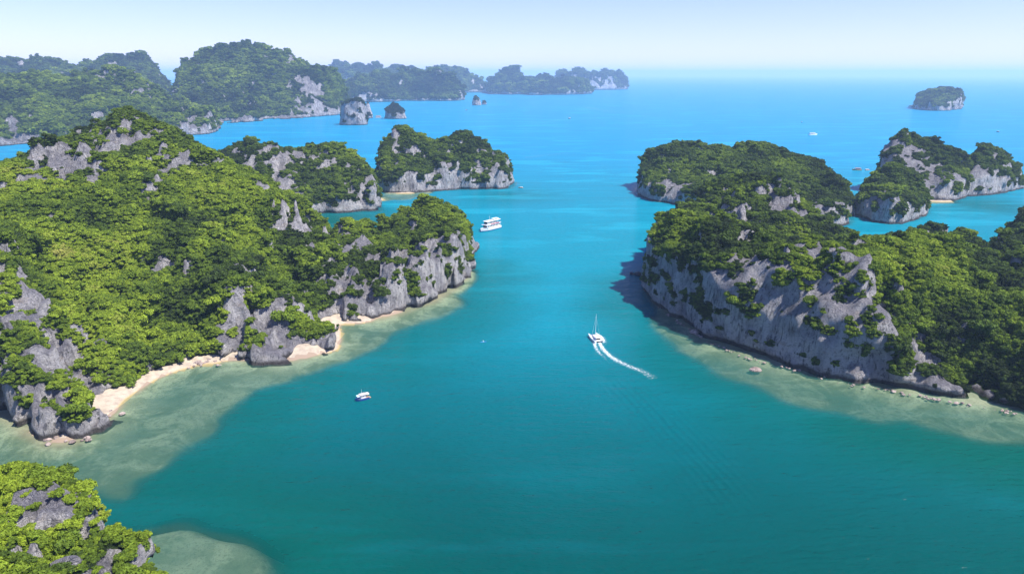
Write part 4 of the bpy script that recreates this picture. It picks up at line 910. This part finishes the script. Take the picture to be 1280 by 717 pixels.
small_boat(583, 138, R(20), 10, 'tiny speck of a boat below the farthest sea stack', hullm=M_black)
small_boat(1002, 153, R(80), 9, 'tiny dark speck boat just beyond the white motor boat', hullm=M_black)
small_boat(1246, 118.5, R(60), 16, 'distant dark boat right of the lone flat topped island', hullm=M_black)
small_boat(1247, 165, R(100), 9, 'small dark boat on open water above the rightmost island', hullm=M_black)
# floating house by the stacks
x, y = at0(473, 147); r = empty('floating_house', (x, y, 0), R(10)); tag(r, 'floating raft house with grey roof between the two larger sea stacks', 'raft house')
m = MB(); m.box(-12, 12, -7, 7, .1, .9); m.build('raft', M_wood, r)
m = MB(); m.box(-8, 8, -4, 4, .9, 4.5); m.build('wall', M_white, r)
m = MB(); m.add([(-9, -5, 4.5), (9, -5, 4.5), (9, 5, 4.5), (-9, 5, 4.5), (-9, 0, 7.4), (9, 0, 7.4)], [(0, 1, 5, 4), (2, 3, 4, 5), (1, 2, 5), (3, 0, 4), (3, 2, 1, 0)]); m.build('roof', M_rope, r)
# kayak with a paddler
x, y = at0(604, 427.5); r = empty('kayak', (x, y, 0), R(12)); tag(r, 'tiny blue kayak alone in the middle of the channel', 'kayak')
m = MB(); m.hull(3.9, .85, .32, .2, full=.25, rise=.5, sharp=1.6); m.build('hull', M_teal, r)
m = MB(); m.tube((-.1, -1.1, .75), (.1, 1.1, .95), .03); m.blob((-.1, -1.15, .74), .12, .26, .03); m.blob((.1, 1.15, .96), .12, .26, .03); m.build('paddle', M_white, r)
def paddler(x, y, head):
    """seated figure grown from one skinned skeleton"""
    J = {'pelvis': ((0, 0, .22), .15), 'waist': ((-.03, 0, .42), .13), 'chest': ((-.02, 0, .66), .17), 'neck': ((0, 0, .82), .055), 'head': ((.02, 0, .95), .095), 'crown': ((.02, 0, 1.06), .08),
         'shl': ((0, .19, .74), .065), 'ell': ((.18, .30, .58), .045), 'hal': ((.36, .30, .72), .035), 'shr': ((0, -.19, .74), .065), 'elr': ((.18, -.30, .58), .045), 'har': ((.34, -.30, .66), .035),
         'hil': ((.06, .1, .2), .1), 'knl': ((.48, .13, .36), .065), 'ftl': ((.85, .1, .18), .045), 'hir': ((.06, -.1, .2), .1), 'knr': ((.48, -.13, .36), .065), 'ftr': ((.85, -.1, .18), .045)}
    K = list(J); E = [('pelvis', 'waist'), ('waist', 'chest'), ('chest', 'neck'), ('neck', 'head'), ('head', 'crown'), ('chest', 'shl'), ('shl', 'ell'), ('ell', 'hal'), ('chest', 'shr'), ('shr', 'elr'), ('elr', 'har'),
                      ('pelvis', 'hil'), ('hil', 'knl'), ('knl', 'ftl'), ('pelvis', 'hir'), ('hir', 'knr'), ('knr', 'ftr')]
    me = bpy.data.meshes.new('person'); me.from_pydata([J[k][0] for k in K], [(K.index(a), K.index(b_)) for a, b_ in E], []); me.update()
    o = bpy.data.objects.new('person', me); COL.objects.link(o); o.location = (x, y, .03); o.rotation_euler = (0, 0, head)
    sk = o.modifiers.new('skin', 'SKIN'); sv_ = me.skin_vertices[0].data
    for i, k in enumerate(K): sv_[i].radius = (J[k][1], J[k][1])
    sv_[0].use_root = True
    o.modifiers.new('sub', 'SUBSURF').levels = 1; me.materials.append(M_white)
    return tag(o, 'person in a white top seated in the blue kayak, paddling', 'person')
paddler(x, y, R(12))

# ------------------------------------------------------------------ wakes and rocks
fm, nt, b = new_mat('foam'); n = N(nt); P = n.pos()
fo = n.attr('fade'); ns = n.noise(P, .9, 5, .7)
a_ = n.ramp(n.math('ADD', n.math('MULTIPLY', ns, 1.6), n.math('MULTIPLY', fo, .55)), .95, 1.5)
b.inputs['Base Color'].default_value = (.82, .88, .90, 1); b.inputs['Roughness'].default_value = .8
n.link(n.math('MULTIPLY', a_, .62), b.inputs['Alpha'])
def wake(pix, w0, w1, label, strength=1.0, fade_end=0.0, z=.03):
    Q = np.array(S(pix)); 
    for _ in range(3):
        Q = np.concatenate([Q[:1], np.stack([.75 * Q[:-1] + .25 * Q[1:], .25 * Q[:-1] + .75 * Q[1:]], 1).reshape(-1, 2), Q[-1:]])
    L = np.concatenate([[0], np.cumsum(np.linalg.norm(np.diff(Q, axis=0), axis=1))]); t = np.linspace(0, L[-1], 60)
    Q = np.column_stack([np.interp(t, L, Q[:, 0]), np.interp(t, L, Q[:, 1])]); T_ = np.gradient(Q, axis=0); T_ /= np.linalg.norm(T_, axis=1, keepdims=True)
    Nn = np.column_stack([-T_[:, 1], T_[:, 0]]); V, Fd = [], []
    for i in range(60):
        u = i / 59; w = w0 + (w1 - w0) * u + .3 * w0 * math.sin(i * 1.7) * (.5)
        for c_ in (-1, -.5, 0, .5, 1):
            p = Q[i] + Nn[i] * c_ * w / 2; V.append((p[0], p[1], z)); Fd.append(strength * (1 - abs(c_) ** 1.5) * (1 - u * (1 - fade_end)))
    F = [(i * 5 + j, i * 5 + j + 1, (i + 1) * 5 + j + 1, (i + 1) * 5 + j) for i in range(59) for j in range(4)]
    o = mesh_np('wake', V, F, fm, True); vattr(o, 'fade', Fd); return tag(o, label, 'wake', kind='stuff')
wake([(743, 427), (744, 434), (750, 442), (758, 449), (768, 455)], 2.8, 4.5, 'left foam trail behind the catamaran', 1.3)
wake([(749, 427), (752, 434), (760, 443), (772, 451), (790, 459), (806, 465), (818, 473)], 3.4, 7.5, 'long curving foam trail behind the catamaran', 1.35, .35)
wake([(741, 421), (739, 427), (740, 432)], 3, 2.2, 'foam spreading from the left hull of the catamaran', .9, .05, .05)
wake([(753, 421), (757, 427), (757, 433)], 4, 3, 'foam spreading from the right hull of the catamaran', .9, .05, .05)
wake([(1017, 168), (1028, 163)], 14, 26, 'pale wake behind the white motor boat', .5)
wake([(710, 149), (690, 151), (665, 155), (640, 157)], 14, 34, 'long pale wake behind the tiny far boat', .45)
wake([(730, 134), (760, 139), (800, 143), (830, 146)], 30, 60, 'faint wake line in the far middle water', .48, .4)
wake([(655, 197), (720, 190), (790, 184)], 10, 8, 'faint wake line between the middle island and the right island', .45, .5)

def boulder_mesh(seed, n=12, m=8):
    rng = np.random.RandomState(seed); b_ = MB(); b_.blob((0, 0, 0), 1, 1, .7, n, m); V = np.array(b_.v)
    V *= (1 + .28 * pnoise(V + seed, .8) + .16 * pnoise(V + seed, .35))[:, None]
    me = bpy.data.meshes.new('boulder'); me.from_pydata([tuple(v) for v in V], [], b_.f); me.update(); return me
PINK = rock_material('shore_rock', 1.6, 1.0)
def pink_material():
    m, nt, b = new_mat('shore_boulder'); n = N(nt); P = n.pos()
    c = n.mix(n.ramp(n.noise(P, .35, 5, .6), .35, .65), (.20, .15, .13), (.42, .34, .30)); c = n.mix(n.ramp(n.noise(P, 1.6, 4, .6), .5, .7), c, (.07, .055, .05))
    n.link(c, b.inputs['Base Color']); b.inputs['Roughness'].default_value = .85; n.link(n.bump(n.noise(P, 2.0, 5, .65), .5), b.inputs['Normal']); return m
PINK = pink_material()
M_wet = paint('wet_rock', (.035, .033, .035), .5)
BL = [boulder_mesh(i) for i in range(5)]
for me in BL: me.materials.append(PINK)
def boulder(px, py, s, label, group=None, z=.1, mat=None):
    x, y = at0(px, py, z); o = bpy.data.objects.new('boulder', BL[random.randrange(5)] if not mat else mat); COL.objects.link(o)
    o.location = (x, y, z); o.scale = (s * random.uniform(.8, 1.4), s * random.uniform(.7, 1.1), s * random.uniform(.6, .9)); o.rotation_euler = (0, 0, random.uniform(0, 6.28))
    return tag(o, label, 'boulder', group)
rs = random.Random(3)
for k in range(46):
    u = rs.random(); q = rs.choice([((228, 455), (292, 450), 5), ((232, 456), (262, 453), 4), ((112, 542), (150, 500), 4), ((60, 551), (112, 546), 4)])
    boulder(q[0][0] + (q[1][0] - q[0][0]) * u + rs.uniform(-3, 3), q[0][1] + (q[1][1] - q[0][1]) * u + rs.uniform(-1, 1) * q[2], rs.uniform(.5, 1.7), 'brown grey boulder lying on the shore below the left hill', 'boulders along the left beach', z=rs.uniform(0, .5))
for k in range(110):
    P_ = [(822, 383), (850, 405), (885, 427), (930, 446), (985, 460), (1050, 478), (1120, 490), (1200, 504), (1275, 517)]
    i = rs.randrange(8); u = rs.random(); boulder(P_[i][0] + (P_[i + 1][0] - P_[i][0]) * u, P_[i][1] + (P_[i + 1][1] - P_[i][1]) * u + rs.uniform(-2, 1.8), rs.uniform(.25, 1.0), 'reddish brown boulder in the shallows under the right cliff', 'boulders under the right cliff', z=rs.uniform(-.1, .2))
boulder(215, 517 - 1, 1.4, 'lone pale boulder in the shallow water off the left beach', z=.2).location = (*at0(153, 517), .2)
wet = boulder_mesh(9); wet.materials.append(M_wet)
boulder(789.5, 341.5, 2.2, 'small black rock awash off the right cliff tip', z=.6, mat=wet)
boulder(797.5, 342.5, 3.0, 'black rock beside the right cliff tip, the larger of two', z=.8, mat=wet)
boulder(868, 415, 3.2, 'flat dark slab fallen below the right cliff', z=.3)
boulder(945, 462, 3.0, 'broad pale reddish ledge rock under the right cliff', z=.1)
boulder(1138, 133, 9, 'dark rock just left of the lone flat topped island', z=2, mat=wet)
